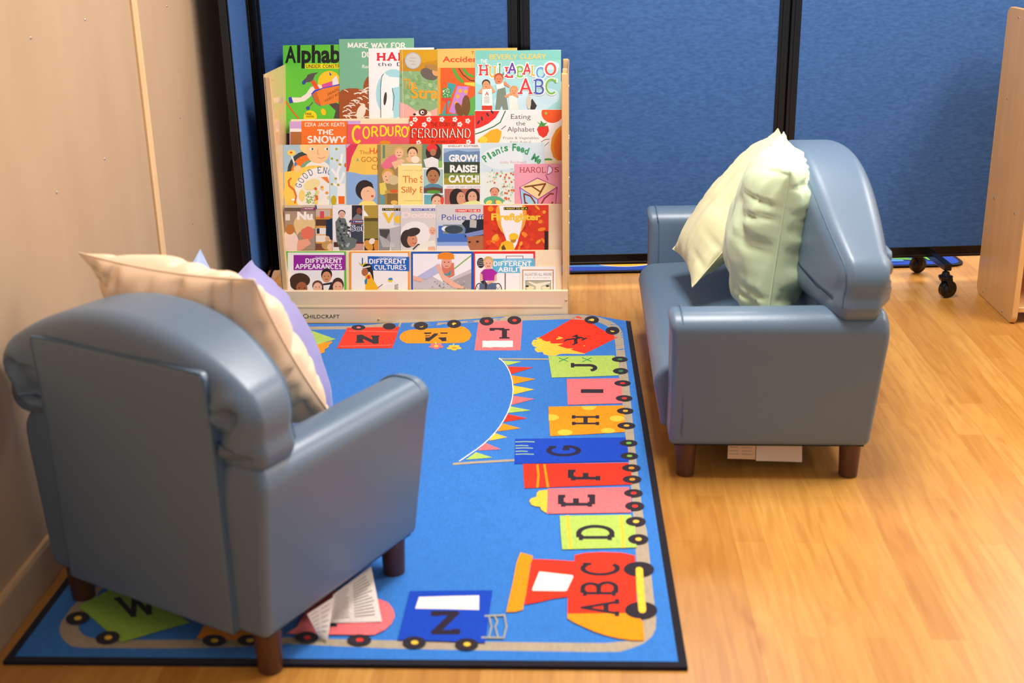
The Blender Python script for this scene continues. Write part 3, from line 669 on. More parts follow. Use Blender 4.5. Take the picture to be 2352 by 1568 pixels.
k.head(1800, 960, 90, '#F0BC92', '#D8A040'); k.ell('#D8C090', 1880, 1010, 80, 70); k.poly('#E8D060', [(1680,1060),(1760,1040),(1800,1200),(1690,1230)]); k.poly('#6A9AA0', [(1680,1200),(1750,1240),(1760,1400),(1690,1400)]); k.rect('#C89A50', 1760, 1160, 1950, 1200); k.ell('#D8602E', 1890, 1170, 60, 26); k.rect('#8A6A3A', 1790, 1200, 1950, 1400); k.ell('#E8B85A', 1890, 1330, 50, 30)
k.rect('#F9E08C', 1945, 800, 2310, 1420); k.text('#E0702A', 'The Seven', 2010, 950, 2560, 1050, .0, .9); k.text('#E0702A', 'Silly Eaters', 1990, 1105, 2620, 1220, .0, .9); k.serif('#C8A86A', 'MARY ANN', 2020, 865, 2290, 882, .05)
k.line('#D8B060', [(2030,1305),(2300,1305)], 8)
k.done()
k = Book('white photo picture book with white capitals GROW RAISE CATCH', T3, 3, 3, 970, 331, 1104, '#F0EDE8', O4)
k.rect('#6A8A6A', 60, 500, 345, 835); k.ell('#3A2A28', 220, 620, 110, 130); k.ell('#E2383A', 200, 555, 75, 60); k.head(215, 610, 50, '#B87A54', '#E2383A', .6); k.poly('#E8E4E0', [(80,720),(200,680),(290,720),(290,830),(110,830)]); k.rect('#8ABF5A', 290, 740, 345, 835)
k.rect('#A8C8C0', 80, 858, 355, 1200); k.head(215, 950, 100, '#B07850', '#2E2220'); k.poly('#5A8AA0', [(80,1110),(170,1060),(290,1070),(355,1110),(355,1200),(80,1200)]); k.poly('#6A4636', [(85,1130),(220,1110),(350,1130),(350,1190),(85,1190)]); k.ell('#5A9A3A', 220, 1180, 100, 26)
k.rect('#6AAFB8', 88, 1220, 362, 1400); k.head(270, 1310, 85, '#E8B898', '#5A3A2A'); k.ell('#E04A40', 345, 1300, 26, 60)
k.rect('#9CB8D4', 365, 560, 880, 770); k.poly('#6E8CB0', [(365,630),(450,600),(560,585),(700,610),(880,600),(880,780),(365,780)]); k.rect('#3A4638', 370, 755, 880, 915); k.rect('#7E9040', 370, 915, 880, 990); k.rect('#A89A2C', 372, 985, 882, 1075)
k.text('#8A827C', 'SHELLEY ROTNER', 430, 515, 858, 540, .02, 1.1); k.text('#F6F4EE', 'GROW!', 440, 648, 845, 752, .045); k.text('#F6F4EE', 'RAISE!', 455, 795, 845, 905, .045); k.text('#F6F4EE', 'CATCH!', 436, 940, 868, 1050, .045); k.text('#9A928C', 'HOW WE GET OUR FOOD', 412, 1098, 900, 1122, .0, 1.1)
k.rect('#B86A5A', 378, 1135, 880, 1400); k.ell('#2A2222', 555, 1270, 108, 140); k.ell('#2A2222', 775, 1250, 105, 120); k.ell('#D89A7A', 610, 1270, 60, 90); k.ell('#E0A888', 775, 1260, 65, 90); k.poly('#DCE49A', [(600,1360),(700,1320),(820,1300),(880,1320),(880,1400),(600,1400)])
for q_ in (600, 635, 745, 795): k.ell('#2A1B15', q_, 1240, 9, 6, 0, 6)
k.done()
k = Book('pale blue picture book with arched green title Plants Feed Me and a flowering vine', T3, 3, 2, 1101.5, 328, 1250.5, '#D4E6EC', O4)
k.ell('#E6F0F0', 1200, 700, 300, 160); k.rect('#E8EFE4', 900, 900, 1790, 1400)
wds = 'Plants Feed Me'; 
for i, ch in enumerate(wds):
    if ch == ' ': continue
    t_ = i/13; X = 955+t_*770; Y = 735-190*math.sin(math.pi*(t_*.9+.05))+(30 if t_ > .9 else 0); a = math.radians(-38+74*t_)
    hh = 105 if ch in 'PlFdMt' else 74; ww = 30 if ch in 'lt' else (85 if ch == 'M' else 56); yo = 0 if hh > 80 else 12
    ca, sa = math.cos(a), math.sin(a)
    k.text('#3F9C60', ch, 0, 0, 0, 0, .03, warp=lambda u, v, X=X, Y=Y, ca=ca, sa=sa, hh=hh, ww=ww, yo=yo: (X+(u-.5)*ww*ca-(hh/2-v*hh+yo)*sa*1, Y+(u-.5)*ww*sa+(hh/2-v*hh+yo)*ca))
k.text('#E89AA0', 'Lizzy Rockwell', 1172, 738, 1540, 785, .0)
random.seed(11)
for i in range(90):
    t_ = random.random(); x = 980+random.uniform(0, 420); y = 850+random.random()**.7*480
    if x < 1150 and y > 1050: continue
    k.ell(random.choice(['#9CC89A', '#B4D4A0', '#C8DCA8', '#8CBF8A', '#F0F0E4', '#F2C8A0']), x, y, 15, 10, random.uniform(0, 180), 7)
for i in range(26):
    x = random.uniform(1060, 1390); y = random.uniform(870, 1330)
    if x < 1150 and y > 1050: continue
    k.ell('#E8633A', x, y, 15, 14, 0, 7)
k.head(1090, 1180, 66, '#E89A7C', '#8A5040', .7); k.ell('#5FB487', 1075, 1310, 140, 70); k.ell('#F2DC6A', 1010, 1330, 46, 30, -20); k.ell('#F2DC6A', 1150, 1330, 46, 30, 20); k.line('#D8603A', [(1095,1280),(1095,1380)], 16)
k.done()
k = Book('pink picture book with a large drawn alphabet block and maroon capitals', T3, 3, 3, 1182, 376, 1293.5, '#F0A4B4', O4)
k.serif('#B0383C', 'HAROL', 1445, 830, 1815, 905, .06, .13); k.text('#B0383C', 'S', 1940, 828, 2005, 900, .0); k.serif('#B0383C', "'", 1915, 828, 1935, 860, .1)
k.poly('#C03A9A', [(1828,935),(1850,800),(1890,815),(1922,860),(1905,905),(1860,935)]); k.poly('#F7F0F0', [(1840,922),(1858,815),(1885,825),(1908,862),(1895,898),(1858,922)]); k.line('#B0389A', [(1815,935),(1850,1015)], 12)
k.poly('#B0389A', [(1440,1115),(1700,975),(1985,1110),(1955,1420),(1480,1420)]); k.poly('#FADC9C', [(1455,1115),(1700,990),(1970,1108),(1705,1280)]); k.poly('#A8D4EC', [(1455,1130),(1698,1290),(1698,1420),(1490,1420)]); k.poly('#F090A8', [(1712,1290),(1970,1125),(1945,1420),(1712,1420)])
k.line('#8A4A1E', [(1510,1110),(1810,1065),(1715,1235)], 24); k.line('#8A4A1E', [(1620,1100),(1735,1175)], 20)
k.line('#8A3A1E', [(1505,1200),(1530,1400)], 22); k.line('#8A3A1E', [(1505,1205),(1600,1240),(1660,1330),(1660,1400)], 22); k.line('#8A3A1E', [(1530,1330),(1600,1380)], 18); k.line('#8A3A1E', [(1930,1210),(1880,1205),(1800,1270),(1750,1360),(1760,1400)], 22); k.line('#8A3A1E', [(1920,1320),(1880,1370)], 20)
k.done()
# --- fourth tier
k = Book('paperback photo cover of a fair-haired woman with the letters Nu', T4, 4, 0, 652, 471, 728, '#8C7A6A', O5)
k.rect('#C9BBA8', 278, 58, 640, 88); k.rect('#6A5A4E', 280, 88, 480, 130); k.rect('#A8927C', 285, 130, 650, 600); k.ell('#F2DCC8', 340, 520, 110, 160); k.rect('#E4DED6', 290, 165, 345, 240); k.ell('#C07A3A', 345, 350, 55, 60)
k.ell('#E8C88E', 520, 280, 130, 110); k.ell('#E8785C', 555, 390, 80, 90); k.poly('#E8C88E', [(400,330),(420,200),(560,180),(650,260),(650,340),(560,310),(470,360),(430,420)]); k.poly('#F0A888', [(440,480),(560,460),(600,520),(480,600),(420,600)]); k.poly('#F2D8CC', [(300,430),(430,440),(430,600),(300,600)])
k.rect('#8A1E5A', 490, 84, 645, 115); k.text('#F6F0F0', 'I WANT', 500, 90, 630, 109, .02); k.text('#F8F4F0', 'Nu', 432, 135, 618, 235, .05)
k.done()
k = Book('paperback with bookshop shelves and a figure in navy', T4, 4, 1, 725, 471, 766, '#D8913A', O5)
k.rect('#E8E0D4', 640, 58, 860, 100); k.ell('#1E4A8A', 655, 90, 14, 36)
for yy, cc in ((110,'#C8B8A8'),(228,'#5A3A2A'),(330,'#F0EAE4'),(420,'#F2E6D8'),(520,'#7A4A3A')):
    k.rect(cc, 655, yy, 830, yy+78); k.rect('#E8A550', 655, yy+78, 860, yy+90)
k.rect('#D84A5A', 705, 130, 755, 215); k.rect('#3A3030', 665, 335, 700, 400); k.poly('#16304A', [(780,240),(860,210),(872,480),(830,470),(775,420)]); k.ell('#E8B488', 795, 460, 28, 34); k.ell('#C89A5A', 800, 540, 75, 55); k.ell('#F0C4A0', 830, 560, 40, 44)
k.done()
k = Book('paperback of a seated woman in camouflage with the letters Sol', T4, 4, 2, 763.5, 471, 836, '#E6E0DC', O5)
k.rect('#F2EEEA', 860, 58, 1085, 470); k.rect('#2E2C34', 1088, 58, 1212, 232); k.head(1175, 120, 40, '#8A4A3A', '#1C1614'); k.poly('#7A8086', [(1100,210),(1150,160),(1212,190),(1212,232),(1100,232)]); k.rect('#3A4250', 1075, 232, 1222, 520); k.rect('#5A2A24', 870, 500, 1230, 560); k.rect('#C8988A', 1000, 520, 1230, 600)
k.poly('#6A7470', [(890,260),(940,190),(1010,220),(1050,340),(1020,420),(1150,470),(1130,560),(1060,600),(940,600),(900,460)])
random.seed(2)
for i in range(34): k.ell(random.choice(['#2E3A40', '#A8AEB0', '#4E5A56']), random.uniform(905, 1080), random.uniform(240, 580), 22, 12, random.uniform(0, 180), 8)
k.head(968, 165, 44, '#E8B498', '#4A4440', .9); k.rect('#D8703A', 1078, 230, 1225, 280); k.rect('#2E3A80', 1085, 236, 1225, 274); k.text('#F4F0F0', 'I WANT', 1105, 245, 1240, 266, .02)
k.text('#F4F2F2', 'Soldi', 1066, 292, 1330, 372, .055); k.text('#2A3A70', 'Soldi', 1070, 297, 1326, 367, .01)
k.done()
k = Book('narrow olive paperback edge showing a pale loaf, right of the camouflage cover', T4, 4, 1, 834, 471, 872, '#A68B34', O5)
k.rect('#B7973C', 1212, 58, 1400, 210); k.poly('#F6F2EC', [(1215,100),(1290,190),(1215,190)]); k.rect('#5A4A24', 1225, 212, 1410, 250); k.rect('#8F8038', 1238, 250, 1410, 460); k.rect('#3A2E1A', 1238, 460, 1410, 600); k.ell('#D89A3C', 1290, 540, 46, 70, -30); k.ell('#F0E4D0', 1330, 490, 40, 34, -30); k.ell('#D88A2C', 1385, 540, 34, 70)
k.done()
k = Book('paperback with yellow letters Ve over a grey photo', T4, 4, 2, 868.5, 471, 924, '#DCDAD8', O5)
k.rect('#E8E4E0', 1405, 58, 1690, 330); k.rect('#C8C8D0', 1590, 58, 1690, 300); k.rect('#1E1A14', 1452, 94, 1690, 124); k.text('#F2C83A', 'I WANT TO BE', 1465, 100, 1760, 118, .02); k.text('#F2C440', 'Vet', 1452, 145, 1770, 275, .05)
k.poly('#8C8A8A', [(1412,340),(1580,340),(1540,600),(1412,600)]); k.poly('#4A4848', [(1420,350),(1560,350),(1500,460),(1430,420)]); k.poly('#B8B6B6', [(1540,340),(1680,300),(1680,600),(1560,600)])
for i in range(14): k.line('#D8D6D4', [(1420+i*14, 420+i*8), (1460+i*10, 560)], 5)
k.done()
k = Book('pale paperback of a smiling long-haired patient with white lettering Docto', T4, 4, 3, 920, 471, 1001.5, '#D9D2CC', O6)
k.rect('#E8E2DC', -210, 58, 220, 90); k.rect('#4A4AA0', -80, 98, 205, 124); k.text('#F4F0F4', 'I WANT TO BE A', -72, 102, 200, 119, .02); k.text('#F4DCD6', 'Doctor', -192, 140, 260, 212, .04); k.ell('#EFEAE6', -30, 400, 180, 150)
k.ell('#3A302C', -120, 460, 88, 110); k.ell('#D8906A', -68, 480, 62, 78); k.ell('#3A302C', -60, 380, 90, 50, -15); k.line('#A84A3A', [(-70,510),(-40,520),(-20,505)], 8); k.ell('#2A1B15', -60, 462, 8, 6, 0, 6); k.line('#3A3430', [(-60,590),(0,530),(110,540),(180,560)], 16); k.poly('#EEE8D8', [(40,500),(200,480),(215,600),(-20,600)])
k.head(175, 360, 48, '#E8AC90', '#E0D4C8'); k.poly('#E8B090', [(120,560),(200,550),(215,600),(120,600)])
k.done()
k = Book('paperback of an officer in a peaked cap with blue lettering Police Offi', T4, 4, 2, 1002, 469.5, 1112, '#C8CCD6', O6)
k.rect('#D4CFCC', 215, 52, 790, 260); k.rect('#E63A34', 448, 105, 750, 142); k.text('#F8EEEA', 'I WANT TO BE A', 458, 111, 742, 136, .02); k.rect('#4470C0', 245, 305, 620, 560); k.rect('#7A8A8A', 300, 290, 560, 400); k.rect('#8CA8DC', 230, 500, 600, 560); k.rect('#E4E0E4', 225, 545, 620, 600); k.ell('#E8ECEC', 330, 340, 46, 30); k.ell('#3A4650', 430, 350, 110, 50); k.rect('#4A70BC', 230, 450, 600, 500)
k.text('#3E56A8', 'Police Offic', 285, 168, 860, 238, .0)
k.poly('#B06A44', [(590,440),(790,420),(790,600),(630,600),(600,540)]); k.poly('#1E2632', [(525,280),(570,235),(790,225),(790,420),(560,440),(575,340)]); k.poly('#7A8CC0', [(560,400),(790,350),(790,410),(590,440)]); k.poly('#B8B8B0', [(625,225),(705,240),(700,330),(620,325)]); k.ell('#2A1B15', 620, 500, 16, 10); k.ell('#2A1B15', 715, 495, 20, 12); k.line('#7A3A2A', [(640,590),(680,600)], 9)
k.done()
k = Book('red and orange paperback of flames and a yellow-clad figure, Firefighter title', T4, 4, 3, 1110.5, 471, 1260, '#D83A1E', O6)
random.seed(21)
for i in range(75):
    x = random.uniform(790, 1560); y = random.uniform(60, 600)
    cc = random.choice(['#F28A20', '#E8501E', '#F2A830', '#C02A1A', '#E4421E', '#D03018'])
    k.ell(cc, x, y, random.uniform(14, 52), random.uniform(12, 40), random.uniform(0, 180), 9)
k.ell('#F5A23A', 1120, 160, 185, 280); k.poly('#F5EFEC', [(975,60),(1250,60),(1262,200),(1235,360),(1190,520),(1150,600),(1100,600),(1050,450),(1000,300)])
k.rect('#3A1A14', 1520, 370, 1562, 602); k.rect('#1E1A14', 1030, 82, 1320, 115); k.text('#F2D43A', 'I WANT TO BE A', 1040, 88, 1312, 109, .02); k.text('#F4C636', 'Firefighter', 880, 155, 1475, 265, .045)
k.poly('#F0B824', [(965,600),(1000,510),(1060,480),(1140,500),(1160,600)]); k.ell('#B8862A', 1145, 470, 36, 40); k.ell('#F4C42A', 1150, 430, 56, 38); k.poly('#F4C42A', [(1090,455),(1205,440),(1200,465),(1100,475)]); k.poly('#6A4A22', [(1000,560),(1030,530),(1060,590),(1010,600)])
k.done()
# --- bottom tier
k = Book('green-bordered booklet with purple DIFFERENT APPEARANCES banner and four children', T5, 5, 0, 655.5, 577, 795, '#5FC23C', O5)
k.rect('#F4F1EE', 318, 625, 995, 1130); k.rect('#9A249E', 388, 655, 1010, 838); k.serif('#E8D4EA', 'CELEBRATING DIFFERENCES', 650, 677, 968, 692, .1, .1); k.serif('#F8F2F4', 'DIFFERENT', 530, 700, 970, 750, .105, .14, gap=.12); k.serif('#F8F2F4', 'APPEARANCES', 412, 768, 970, 820, .105, .14, gap=.12)
k.ell('#4A2E22', 465, 960, 122, 88); k.ell('#4A2E22', 440, 1000, 92, 80); k.ell('#A8643E', 487, 1055, 68, 78); k.poly('#2A2C38', [(740,1000),(850,980),(880,1090),(720,1090)]); k.poly('#F2EEEA', [(745,1020),(830,1010),(800,1090),(750,1090)])
k.head(785, 910, 66, '#D8966A', '#221C1A', 1.2); k.head(677, 1040, 64, '#EDBCA0', '#6A4430'); k.head(920, 1035, 72, '#E8B090', '#4A3226', 1.25)
for q_ in (455, 520): k.ell('#2A1B15', q_, 1050, 9, 7, 0, 6)
k.done()
k = Book('orange-bordered booklet with blue DIFFERENT CULTURES banner and a child in yellow', T5, 5, 0, 803, 577.5, 940.5, '#F59A2A', O5)
k.rect('#F4F1EE', 1083, 630, 1760, 1130); k.poly('#1E66C0', [(1278,670),(1778,678),(1778,850),(1300,840),(1330,790),(1278,750)]); k.serif('#C8DCF0', 'CELEBRATING DIFFERENCES', 1415, 684, 1738, 698, .1, .1); k.serif('#F8F4F4', 'DIFFERENT', 1296, 706, 1738, 758, .105, .14, gap=.12); k.serif('#F8F4F4', 'CULTURES', 1356, 778, 1740, 828, .105, .14, gap=.12)
k.poly('#D8C838', [(1165,740),(1215,770),(1265,730),(1240,790),(1200,790)]); k.line('#2E5AA8', [(1215,690),(1215,770)], 14); k.ell('#2A2220', 1275, 810, 58, 52); k.poly('#2A2220', [(1290,830),(1340,830),(1355,990),(1325,900)]); k.ell('#B06A44', 1245, 860, 40, 48); k.line('#E8E4D8', [(1215,810),(1310,790)], 16)
k.poly('#F2B71C', [(1250,900),(1310,880),(1350,960),(1400,1040),(1400,1130),(1250,1130)]); k.poly('#2A8AB0', [(1240,960),(1275,920),(1270,1000),(1245,1010)]); k.ell('#D8402E', 1290, 920, 20, 24); k.ell('#F2D43A', 1550, 958, 30, 26); k.ell('#2E8ABA', 1552, 944, 26, 16); k.poly('#EEEAE6', [(1400,1060),(1500,1010),(1650,1010),(1640,1060),(1480,1080)])
for i in range(4): k.line('#4A4444', [(1600,1020+i*14),(1645,1008+i*18)], 7)
k.line('#8A3A3A', [(1400,1050),(1460,1005)], 8)
k.done()
k = Book('dark blue bordered booklet of a climber in an orange helmet', T5, 5, 0, 944.5, 577.5, 1087.5, '#1E56B4', O6)
k.rect('#F2F0F0', -60, 640, 640, 1130); k.poly('#C9C2C6', [(-60,960),(60,940),(150,900),(300,980),(640,820),(640,1130),(-60,1130)]); k.poly('#A8A0A2', [(420,960),(640,870),(640,1130),(500,1130)])
random.seed(4)
for i in range(60): k.ell(random.choice(['#7E767A', '#B8B0B2', '#DAD4D6']), random.uniform(150, 630), random.uniform(970, 1080), 9, 6, 0, 6)
k.line('#7CB83A', [(640,660),(360,880)], 12); k.poly('#B8BEE0', [(-20,920),(180,800),(240,760),(280,850),(100,950)]); k.poly('#D8785E', [(280,760),(430,750),(440,900),(380,930),(300,880)]); k.poly('#2AA0B0', [(290,860),(350,890),(400,830),(390,900),(330,900)])
k.ell('#E8A48A', 345, 745, 62, 70); k.poly('#EF8A20', [(235,700),(250,640),(420,640),(440,700),(380,710),(300,705)]); k.ell('#EF8A20', 336, 665, 100, 42)
for q_ in (320, 368): k.ell('#2A1B15', q_, 742, 9, 6, 0, 6)
k.line('#A84A3A', [(325,790),(365,790)], 7); k.poly('#EDB49C', [(210,790),(260,760),(320,900),(470,1000),(560,1040),(540,1060),(430,1050),(300,960)]); k.poly('#EDB49C', [(-60,900),(60,940),(40,980),(-60,950)]); k.rect('#A8C81E', 148, 1068, 662, 1130)
k.done()
k = Book('red-bordered booklet of a girl in a wheelchair, pale blue DIFFERENT banner', T5, 5, 0, 1088, 577, 1229, '#E62A26', O6)
k.rect('#F4F1EF', 685, 640, 1385, 1130); k.rect('#7A5A5A', 1058, 665, 1262, 672); k.rect('#7A5A5A', 1040, 870, 1054, 1130); k.rect('#7A5A5A', 1056, 665, 1064, 700); k.rect('#7A5A5A', 1256, 665, 1264, 700)
k.poly('#62B8D8', [(885,700),(1400,697),(1405,872),(900,870)]); k.serif('#D8EEF4', 'CELEBRATING DIFFERENCES', 1020, 712, 1360, 726, .1, .1); k.serif('#F8F6F4', 'DIFFERENT', 905, 735, 1360, 785, .105, .14, gap=.12); k.serif('#F8F6F4', 'ABILITIES', 965, 805, 1395, 855, .105, .14, gap=.12)
k.ell('#2E2A2E', 755, 750, 46, 62)
for i in range(4): k.line('#C8C4C8', [(720,720+i*22),(790,710+i*22)], 5)
for cx_ in (735, 960): k.ell('#2A2A30', cx_, 1080, 50, 90); k.ell('#E8E6E6', cx_, 1080, 40, 78); k.line('#6A6A70', [(cx_-30,1020),(cx_+30,1120)], 5); k.line('#6A6A70', [(cx_+30,1020),(cx_-30,1120)], 5)
k.poly('#5A6A88', [(740,990),(940,990),(940,1130),(735,1130)]); k.poly('#E8AE90', [(745,880),(790,820),(800,900),(780,960),(745,960)]); k.poly('#E8AE90', [(905,870),(945,880),(945,960),(840,1010),(820,985),(905,940)]); k.poly('#B0249E', [(750,870),(800,825),(890,820),(958,870),(920,900),(915,960),(780,965),(775,890)])
k.poly('#2A2A30', [(745,975),(800,955),(830,1000),(820,1090),(800,1090),(800,1010)]); k.head(845, 755, 62, '#EDB696', '#D8B060', 1.1); k.line('#5A5458', [(792,850),(806,1080)], 9)
k.done()
k = Book('small cream booklet with a thin tan border and a sketched tree', T5, 5, 1, 1195, 611.5, 1276.5, '#F3F0E8', O6)
k.rect('#C8946A', 1250, 830, 1630, 1130); k.rect('#F6F3EC', 1264, 843, 1616, 1130); k.serif('#8A7A6A', 'ALLIGATORS ALL AROUND', 1282, 872, 1605, 902, .07, .1); k.serif('#B0A49A', 'AN ALPHABET', 1300, 922, 1582, 936, .05, .08)
k.rect('#5E5A4C', 1290, 960, 1596, 1130); k.rect('#B9B49A', 1296, 966, 1590, 1130); k.poly('#EFE6D0', [(1330,970),(1420,1000),(1500,985),(1590,975),(1590,990),(1480,1030),(1470,1130),(1415,1130),(1415,1030),(1330,985)]); k.ell('#EFE2B8', 1345, 1050, 50, 22); k.ell('#EFE2B8', 1535, 1050, 52, 22); k.ell('#3A342C', 1310, 1030, 20, 12); k.ell('#3A342C', 1555, 1028, 20, 12)
k.done()
# ================================================================== TRAIN RUG
RFR, RFL = Vector((.323, 1.951, 0)), Vector((-1.007, 2.014, 0))
RX = (RFR-RFL).normalized(); RY = Vector((-RX.y, RX.x, 0))
RW = (RFR-RFL).length; RL = 2.092
def rcoord(p): q = Vector((p[0], p[1], 0))-RFL; return q.dot(RX), q.dot(RY)
def sm01(t): t = max(0, min(1, t)); return t*t*(3-2*t)
def bump(x, y):
    """the rug rides up a little where it is pushed against the rack"""
    a, c = rcoord((x, y))
    h = .030*sm01((a-.45)/.65)*(1-sm01((a-1.14)/.24))
    return h*sm01((c-(RL-.30))/.30)
RZ = .0085
def rsurf(px, py, extra=0):
    z = RZ
    for i in range(6):
        p = onz(px, py, z); z = RZ+bump(p.x, p.y)
    return onz(px, py, z)
rug = empty('alphabet_train_rug', RFL, 0, 'bright blue rectangular alphabet train rug with black binding on the wood floor', 'rug')
class Rug(Sheet):
    def __init__(s):
        super().__init__(lambda x, y, k: Vector((*rsurf(x, y).xy, k)), pile, .000015)
R_ = Rug()
cn = [RFL, RFR, RFR+RY*RL, RFL+RY*(RL+.01)]
bw = .017
def inn(i, j): return RFL+RX*(bw if i == 0 else RW-bw)+RY*(bw if j == 0 else RL-(.002))
inner = [inn(0, 0), inn(1, 0), inn(1, 1), inn(0, 1)]
R_.art.add([p+Vector((0, 0, R_.step)) for p in inner], [(0,1,2,3)], pile('#367FD4'))
GREY, RED, ORG, GRN, PNK, YEL, WHT, BLK, DBL = '#B4A68E', '#F5361C', '#FB9A0A', '#B4D460', '#F9777A', '#FFCB40', '#F5EFE8', '#2C2630', '#0B46C2'
A_ = (1020, 700, 4.356); B_ = (1020, 960, 4.055); C_ = (1080, 1220, 4.506); D_ = (600, 1220, 4.055); E_ = (0, 1200, 3.794); K_ = (660, 720, 3.92)
def wheel(cx, cy, rx, ry, hub, a=0):
    R_.ell(BLK, cx, cy, rx, ry, a, 28); R_.ell(hub, cx+rx*.03, cy, rx*.32, ry*.34, a, 14)
r = R_
def conv(o, pts): return [(o[0]+x/o[2], o[1]+y/o[2]) for x, y in pts]
r.o = (0, 0, 1)
# grey track, one loop
outer = conv(K_, [(-250,150),(115,118),(580,113),(800,96),(1000,72),(1400,52)])+conv(A_, [(0,147),(340,128),(800,110),(1250,97),(1420,102),(1560,125),(1680,165),(1750,215),(1785,270),(1800,400),(1815,520),(1845,720),(1872,1000),(1900,1300),(1925,1560)])+conv(C_, [(1790,-150),(1830,0),(1860,300),(1890,600),(1925,900),(1920,1010),(1880,1090),(1800,1155),(1700,1200),(1550,1245),(1300,1248),(0,1230)])+conv(D_, [(1200,1090),(600,1065),(240,1045)])+conv(E_, [(2240,1080),(1500,1095),(720,1090),(620,1075),(550,1020),(515,950),(530,870),(620,740),(800,560)])
inner_ = conv(K_, [(-250,172),(200,144),(580,140),(800,124),(1000,122),(1400,104)])+conv(A_, [(0,192),(330,172),(800,155),(1240,142),(1400,150),(1540,170),(1640,215),(1700,290),(1715,400),(1722,520),(1750,720),(1775,900),(1795,1100),(1815,1330),(1850,1560)])+conv(C_, [(1700,0),(1710,180),(1730,400),(1760,650),(1785,900),(1795,1000),(1770,1070),(1700,1110),(1600,1135),(1400,1155),(1000,1152),(0,1140)])+conv(D_, [(1200,1015),(600,1000),(240,985)])+conv(E_, [(2240,1020),(1700,1018),(1000,1022),(830,1012),(740,985),(690,940),(680,890),(720,800),(900,560)])
n = min(len(outer), len(inner_)); print('track', len(outer), len(inner_))
r.k += 1
def resamp(P, m):
    L = [0]
    for i in range(1, len(P)): L.append(L[-1]+math.dist(P[i], P[i-1]))
    o = []; j = 0
    for i in range(m):
        t = L[-1]*i/(m-1)
        while j < len(P)-2 and L[j+1] < t: j += 1
        f = (t-L[j])/(L[j+1]-L[j]); o.append((P[j][0]+(P[j+1][0]-P[j][0])*f, P[j][1]+(P[j+1][1]-P[j][1])*f))
    return o
segs = [(0, 6), (5, 13), (12, 21), (20, 33)]
O_, I_ = outer, inner_
def band(Oa, Ia, m=40):
    a = resamp(Oa, m); c = resamp(Ia, m)
    for i in range(m-1):
        r.art.add([r.P(*p, r.k) for p in (a[i], a[i+1], c[i+1], c[i])], [(0,1,2,3)], pile(GREY))
def upto(P, f): return P
iO = [next(i for i, p in enumerate(outer) if p == conv(A_, [(1250,97)])[0]), next(i for i, p in enumerate(outer) if p == conv(A_, [(1815,520)])[0]), next(i for i, p in enumerate(outer) if p == conv(C_, [(1925,900)])[0]), next(i for i, p in enumerate(outer) if p == conv(C_, [(1550,1245)])[0]), next(i for i, p in enumerate(outer) if p == conv(E_, [(720,1090)])[0])]
iI = [next(i for i, p in enumerate(inner_) if p == conv(A_, [(1240,142)])[0]), next(i for i, p in enumerate(inner_) if p == conv(A_, [(1722,520)])[0]), next(i for i, p in enumerate(inner_) if p == conv(C_, [(1785,900)])[0]), next(i for i, p in enumerate(inner_) if p == conv(C_, [(1400,1155)])[0]), next(i for i, p in enumerate(inner_) if p == conv(E_, [(830,1012)])[0])]
eO = [0]+iO+[len(outer)-1]; eI = [0]+iI+[len(inner_)-1]
for q in range(len(eO)-1): band(outer[eO[q]:eO[q+1]+1], inner_[eI[q]:eI[q+1]+1], 22)
# left-hand run of the track, parallel to the rug edge
def rp(a, c): return RFL+RX*a+RY*c
r.art.add([p+Vector((0, 0, r.k*r.step)) for p in (rp(.105, .30), rp(.155, .30), rp(.155, RL-.12), rp(.105, RL-.12))], [(0,1,2,3)], pile(GREY))
# K
r.o = A_
r.poly(YEL, [(940,325),(905,340),(875,375),(880,405),(910,420),(905,450),(935,475),(985,470),(1000,495),(1050,508),(1110,510),(1160,490),(1230,488),(1330,490),(1410,490),(1410,400),(1100,300)])
r.poly(RED, [(1335,112),(1410,140),(1560,235),(1740,325),(1405,487),(940,335),(1140,220)])
r.serif(BLK, 'K', 0, 0, 0, 0, .09, .16, mode=lambda a, b: (1440-a*125-b*110-10, 318+a*62-b*38+ (1-b)*0+18))
wheel(1478,150,72,38,YEL); wheel(1685,258,70,40,YEL)
# L
r.poly(PNK, [(345,170),(785,155),(775,300),(762,455),(303,455),(325,300)]); r.rect(WHT, 384, 358, 688, 434); r.serif(BLK, 'L', 470, 240, 635, 338, .1, .2, 'flip'); wheel(425,163,70,44,'#E8362A'); wheel(703,155,70,42,'#E8362A')
# M
r.o = (0, 0, 1)
r.poly(ORG, conv(K_, [(1010,215),(1018,190),(1045,165),(1100,146),(1300,133),(1450,128)])+conv(A_, [(60,215),(150,214),(205,222),(250,255),(275,305),(250,350),(205,375),(160,381)])+conv(K_, [(1400,268),(1075,268),(1035,250),(1015,232)]))
r.serif(BLK, 'M', 976, 763.5, 1026, 782, .1, .16, 'flip')
for cx_, cy_, hb in ((967,748.5,YEL),(1043,744,YEL)): wheel(cx_, cy_, 16, 9.5, hb)
for fx, fy, c1, c2 in ((1002,795,PNK,YEL),(1043,798.5,YEL,ORG)):
    r.line(GRN, [(fx-1, fy-9), (fx-1, fy)], 4)
    for j in range(5): a = j*1.257+.3; r.ell(c1, fx+11*math.cos(a), fy+4.2*math.sin(a), 6.5, 2.6, 0, 10)
    r.ell(c2, fx, fy, 5.5, 2.4, 0, 10)
# N
r.o = K_
r.poly(RED, [(540,128),(1010,118),(980,220),(945,312),(445,316),(490,225)]); r.line('#FF7A6A', [(545,158),(995,165)], 5); r.line('#FF7A6A', [(465,296),(950,284)], 5); r.serif(BLK, 'N', 625, 199, 822, 266, .12, .16, 'flip')
wheel(640,127,62,24,PNK); wheel(918,117,58,30,PNK)
